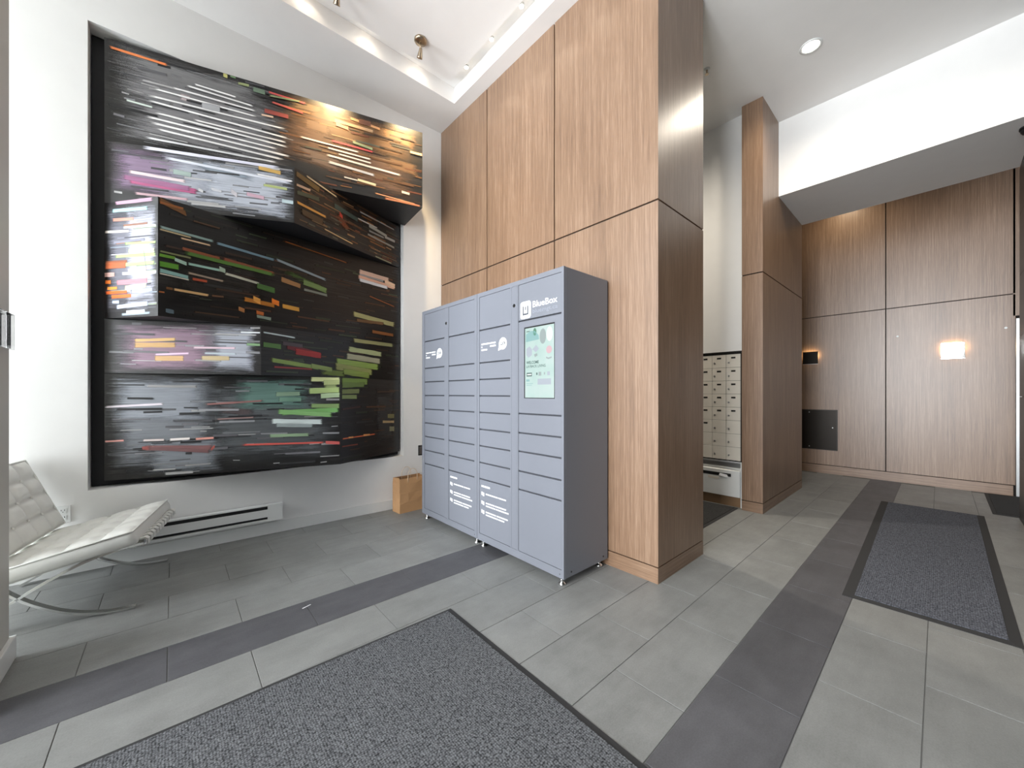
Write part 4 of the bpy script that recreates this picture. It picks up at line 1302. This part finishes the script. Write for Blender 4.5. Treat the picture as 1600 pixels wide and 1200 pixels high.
# steel nosing, drop box
MB2 = MB()
MB2.sweep([(MX - 0.012, MY0 - 0.014, 0.452), (MX - 0.012, MY0 + NC * PW, 0.452)], 0.05, 0.022, side=(0, 0, 1))
tag(MB2.build('steel_ledge', M['steel']), 'rounded steel ledge rail below the mailbox bank', 'rail')
DB = thing('mail_drop_box', (4.66, 1.86, 0.10), 'white drop box cabinet with black slot below the mailboxes', 'cabinet')
MB().box(4.61, 4.699, MY0 - 0.015, MY0 + NC * PW, 0.11, 0.40, 0.003).build('body', M['trim_white'], DB)
MB().box(4.64, 4.699, MY0 - 0.01, MY0 + NC * PW, 0.0, 0.11).build('plinth', M['kraft_in'], DB)
MB().box(4.6085, 4.6105, MY0 + 0.075, MY0 + 0.40, 0.328, 0.362).build('slot', M['black'], DB)
MB().box(4.6088, 4.6105, MY0 + 0.20, MY0 + 0.315, 0.285, 0.312).build('notice', M['mailbox'], DB)
MB().box(4.62, 4.699, MY0 - 0.029, MY0 - 0.017, 0.0, 0.49).build('end_panel', M['trim_white'], DB)
tag(MB().poly([(4.604, MY0 + 0.20, 0.327), (4.604, MY0 + 0.10, 0.318), (4.612, MY0 + 0.12, 0.362), (4.612, MY0 + 0.185, 0.372), (4.6035, MY0 + 0.20, 0.327), (4.6035, MY0 + 0.10, 0.318), (4.611, MY0 + 0.12, 0.362), (4.611, MY0 + 0.185, 0.372)],
              [(0, 1, 2, 3), (7, 6, 5, 4), (0, 4, 5, 1), (1, 5, 6, 2), (2, 6, 7, 3), (3, 7, 4, 0)]).build('envelope', M['print_white']), 'white envelope sticking out of the drop box slot', 'envelope')

# ================================================================== BACK WALL FITTINGS


def point_lamp(name, loc, power, col, size=0.02):
    d = bpy.data.lights.new(name, 'POINT')
    d.energy, d.color, d.shadow_soft_size = power, col, size
    o = bpy.data.objects.new(name, d)
    COL.objects.link(o)
    o.location = loc
    return o


def spot_lamp(name, loc, to, power, col, angle, blend=0.6, size=0.03):
    d = bpy.data.lights.new(name, 'SPOT')
    d.energy, d.color, d.spot_size, d.spot_blend, d.shadow_soft_size = power, col, R(angle), blend, size
    o = bpy.data.objects.new(name, d)
    COL.objects.link(o)
    o.location = loc
    o.rotation_euler = (Vector(to) - Vector(loc)).to_track_quat('-Z', 'Y').to_euler()
    return o


def sconce(y0, y1, z0, z1, label, plate):
    t = thing('wall_sconce', (BX - 0.03, (y0 + y1) / 2, z0), label, 'sconce', 'wall sconces')
    MB().box(BX - 0.016, BX - 0.001, y0 + 0.05, y1 - 0.05, z0 + 0.05, z1 - 0.05).build('bracket', M['steel'], t)
    MB().box(BX - 0.047, BX - 0.041, y0, y1, z0, z1, 0.001).build('plate', plate, t)
    MB().box(BX - 0.049, BX - 0.030, y0, y1, z0 - 0.008, z0 - 0.0005).build('lower_lip', M['steel'], t)
    MB().box(BX - 0.040, BX - 0.017, y0 + 0.02, y1 - 0.02, z0 + 0.09, z1 - 0.012).build('lamp', M['led_warm'], t)
    return t


sconce(-0.223, -0.014, 1.712, 1.918, 'mirror plate wall sconce with warm glow on the back wall', M['mirror'])
sconce(1.275, 1.470, 1.725, 1.92, 'dark plate wall sconce with warm glow beside the fin wall', M['bronze'])
for y in (0.392, -0.545):
    bt = MB().lathe([(0.012, BX - 0.010), (0.013, BX - 0.006), (0.013, BX)], (0, y, 2.06), 16, 'X').build('sensor_button', M['trim_white'])
    tag(bt, 'tiny white round button near the vertical panel joint of the back wall' if y > 0 else 'tiny white round button beside the steel door frame', 'button', 'buttons on the back wall')
AP = thing('access_panel', (BX - 0.006, 1.25, 0.36), 'dark metal access panel low on the back wall', 'panel')
MB().box(BX - 0.012, BX - 0.0005, 1.042, 1.49, 0.366, 0.998, 0.002).build('frame', M['iron'], AP)
MB().box(BX - 0.016, BX - 0.012, 1.056, 1.476, 0.380, 0.984, 0.001).build('plate', M['bronze'], AP)
for y, z in ((1.39, 0.955), (1.39, 0.41), (1.10, 0.72)):
    MB().lathe([(0.008, BX - 0.019), (0.008, BX - 0.016)], (0, y, z), 10, 'X').build('screw', M['steel'], AP)

# ================================================================== CEILING FITTINGS


def downlight(x, y, z, label, power, col=(1.0, 0.9, 0.76)):
    t = thing('downlight', (x, y, z - 0.006), label, 'ceiling light', 'recessed downlights')
    MB().lathe([(0.062, z - 0.0005), (0.082, z - 0.0005), (0.082, z - 0.006), (0.066, z - 0.008), (0.062, z - 0.003)], (x, y, 0), 28, cap=False).build('trim_ring', M['trim_white'], t)
    MB().lathe([(0.0005, z - 0.002), (0.061, z - 0.002), (0.061, z - 0.0008)], (x, y, 0), 28).build('lens', M['led'], t)
    spot_lamp('downlight_beam', (x, y, z - 0.02), (x, y, 0), power, col, 160, 1.0, 0.05)
    return t


downlight(4.227, 0.758, CEIL, 'round recessed downlight in the ceiling before the bulkhead', 88)
downlight(4.2, -0.20, CEIL, 'round recessed downlight beside the stone wall before the bulkhead', 22)
downlight(3.55, 2.7, CEIL, 'round recessed downlight over the mailboxes', 200)
downlight(7.25, 0.95, CEIL, 'round recessed downlight close to the oak back wall', 30, (1.0, 0.84, 0.6))

SPK = thing('sprinkler', (3.79, 1.47, CEIL - 0.05), 'small pendant sprinkler head on the white ceiling', 'sprinkler')
MB().lathe([(0.028, CEIL - 0.0005), (0.028, CEIL - 0.006), (0.012, CEIL - 0.010)], (3.79, 1.47, 0), 20).build('escutcheon', M['trim_white'], SPK)
MB().lathe([(0.010, CEIL - 0.008), (0.008, CEIL - 0.03), (0.004, CEIL - 0.045)], (3.79, 1.47, 0), 12).build('body', M['nickel'], SPK)
MB().lathe([(0.004, CEIL - 0.045), (0.017, CEIL - 0.047), (0.017, CEIL - 0.050)], (3.79, 1.47, 0), 16).build('deflector', M['nickel'], SPK)

DM = thing('dome_camera', (5.36, -0.50, 3.44), 'black dome camera under the white bulkhead', 'camera')
MB().lathe([(0.05, 3.4925), (0.052, 3.475)], (5.36, -0.50, 0), 24).build('base_ring', M['black'], DM)
MB().lathe([(0.046, 3.476), (0.044, 3.455), (0.034, 3.438), (0.018, 3.430), (0.0005, 3.428)], (5.36, -0.50, 0), 24).build('dome', M['black'], DM)

# cove puck lights in the tray
ring = [(TX1 - 0.06, y, 'right') for y in (3.12, 2.72, 2.32, 1.92, 1.52, 1.12)] + [(x, TY1 - 0.093, 'far') for x in (1.80, 1.30, 0.80, 0.30)]
for x, y, side in ring:
    p = thing('cove_puck_light', (x, y, 4.484), 'small round puck light in the tray cove along the oak wall' if side == 'right' else 'small round puck light in the tray cove along the artwork wall', 'ceiling light', 'cove puck lights')
    MB().lathe([(0.024, 4.4995), (0.024, 4.486), (0.019, 4.484)], (x, y, 0), 16).build('housing', M['trim_white'], p)
    MB().lathe([(0.0005, 4.4825), (0.018, 4.4825), (0.018, 4.4845)], (x, y, 0), 16).build('lens', M['led'], p)
    spot_lamp('puck_beam', (x, y, 4.478), (x, y, 0), 2.2 if side == 'right' else 1.1, (1.0, 0.87, 0.68), 150, 0.5, 0.015)


def spotlight(x, y, to, label, power):
    z = 4.43
    t = thing('ceiling_spotlight', (x, y, z - 0.16), label, 'spotlight', 'spotlights aimed at the artwork')
    MB().lathe([(0.055, z - 0.0005), (0.056, z - 0.012), (0.050, z - 0.022), (0.012, z - 0.024)], (x, y, 0), 24).build('canopy', M['nickel'], t)
    MB().tube([(x, y, z - 0.02), (x, y, z - 0.08)], 0.006, 8).build('stem', M['nickel'], t)
    d = (Vector(to) - Vector((x, y, z - 0.10))).normalized()
    hm = Matrix.Translation((x, y, z - 0.10)) @ d.to_track_quat('Z', 'Y').to_matrix().to_4x4()
    mb = MB(); mb.m = hm
    mb.lathe([(0.012, -0.02), (0.016, 0.0), (0.024, 0.045), (0.026, 0.055), (0.022, 0.055), (0.020, 0.045)], n=18)
    mb.build('lamp_head', M['nickel'], t)
    mb = MB(); mb.m = hm
    mb.lathe([(0.0005, 0.047), (0.0195, 0.047), (0.0195, 0.044)], n=18)
    mb.build('lamp_lens', M['led_warm'], t)
    spot_lamp('spotlight_beam', Vector((x, y, z - 0.10)) + d * 0.07, to, power, (1.0, 0.72, 0.38), 54, 1.0, 0.02)
    return t


spotlight(1.66, 3.10, (1.73, 3.475, 3.70), 'brushed nickel ceiling spotlight aimed at the right end of the artwork', 120)
spotlight(0.95, 3.10, (1.02, 3.66, 3.70), 'brushed nickel ceiling spotlight aimed at the middle of the artwork', 90)

# ================================================================== SMALL THINGS
PL = thing('acrylic_plate', (-0.56, 2.745, 1.456), 'clear acrylic sign holder on the grey wall end', 'sign holder')
MB().box(-0.574, -0.570, 2.675, 2.90, 1.462, 1.614).build('back_plate', M['holder_grey'], PL)
MB().box(-0.5695, -0.556, 2.66, 2.905, 1.456, 1.620, 0.003).build('cover', M['glass'], PL)
sc = MB()
sc.m = Matrix.Translation((0.585, 2.53 - 0.06, 0.0002)) @ Matrix.Rotation(R(18), 4, 'Z')
sc.box(-0.025, 0.025, -0.003, 0.003, 0, 0.0012)  # thin raised strip modelling a white scuff on the floor
tag(sc.build('white_scuff', M['print_white']), 'tiny white scrap on the charcoal floor band', 'scuff')

for o in bpy.data.objects:
    if '_w' in o.keys():
        del o['_w']
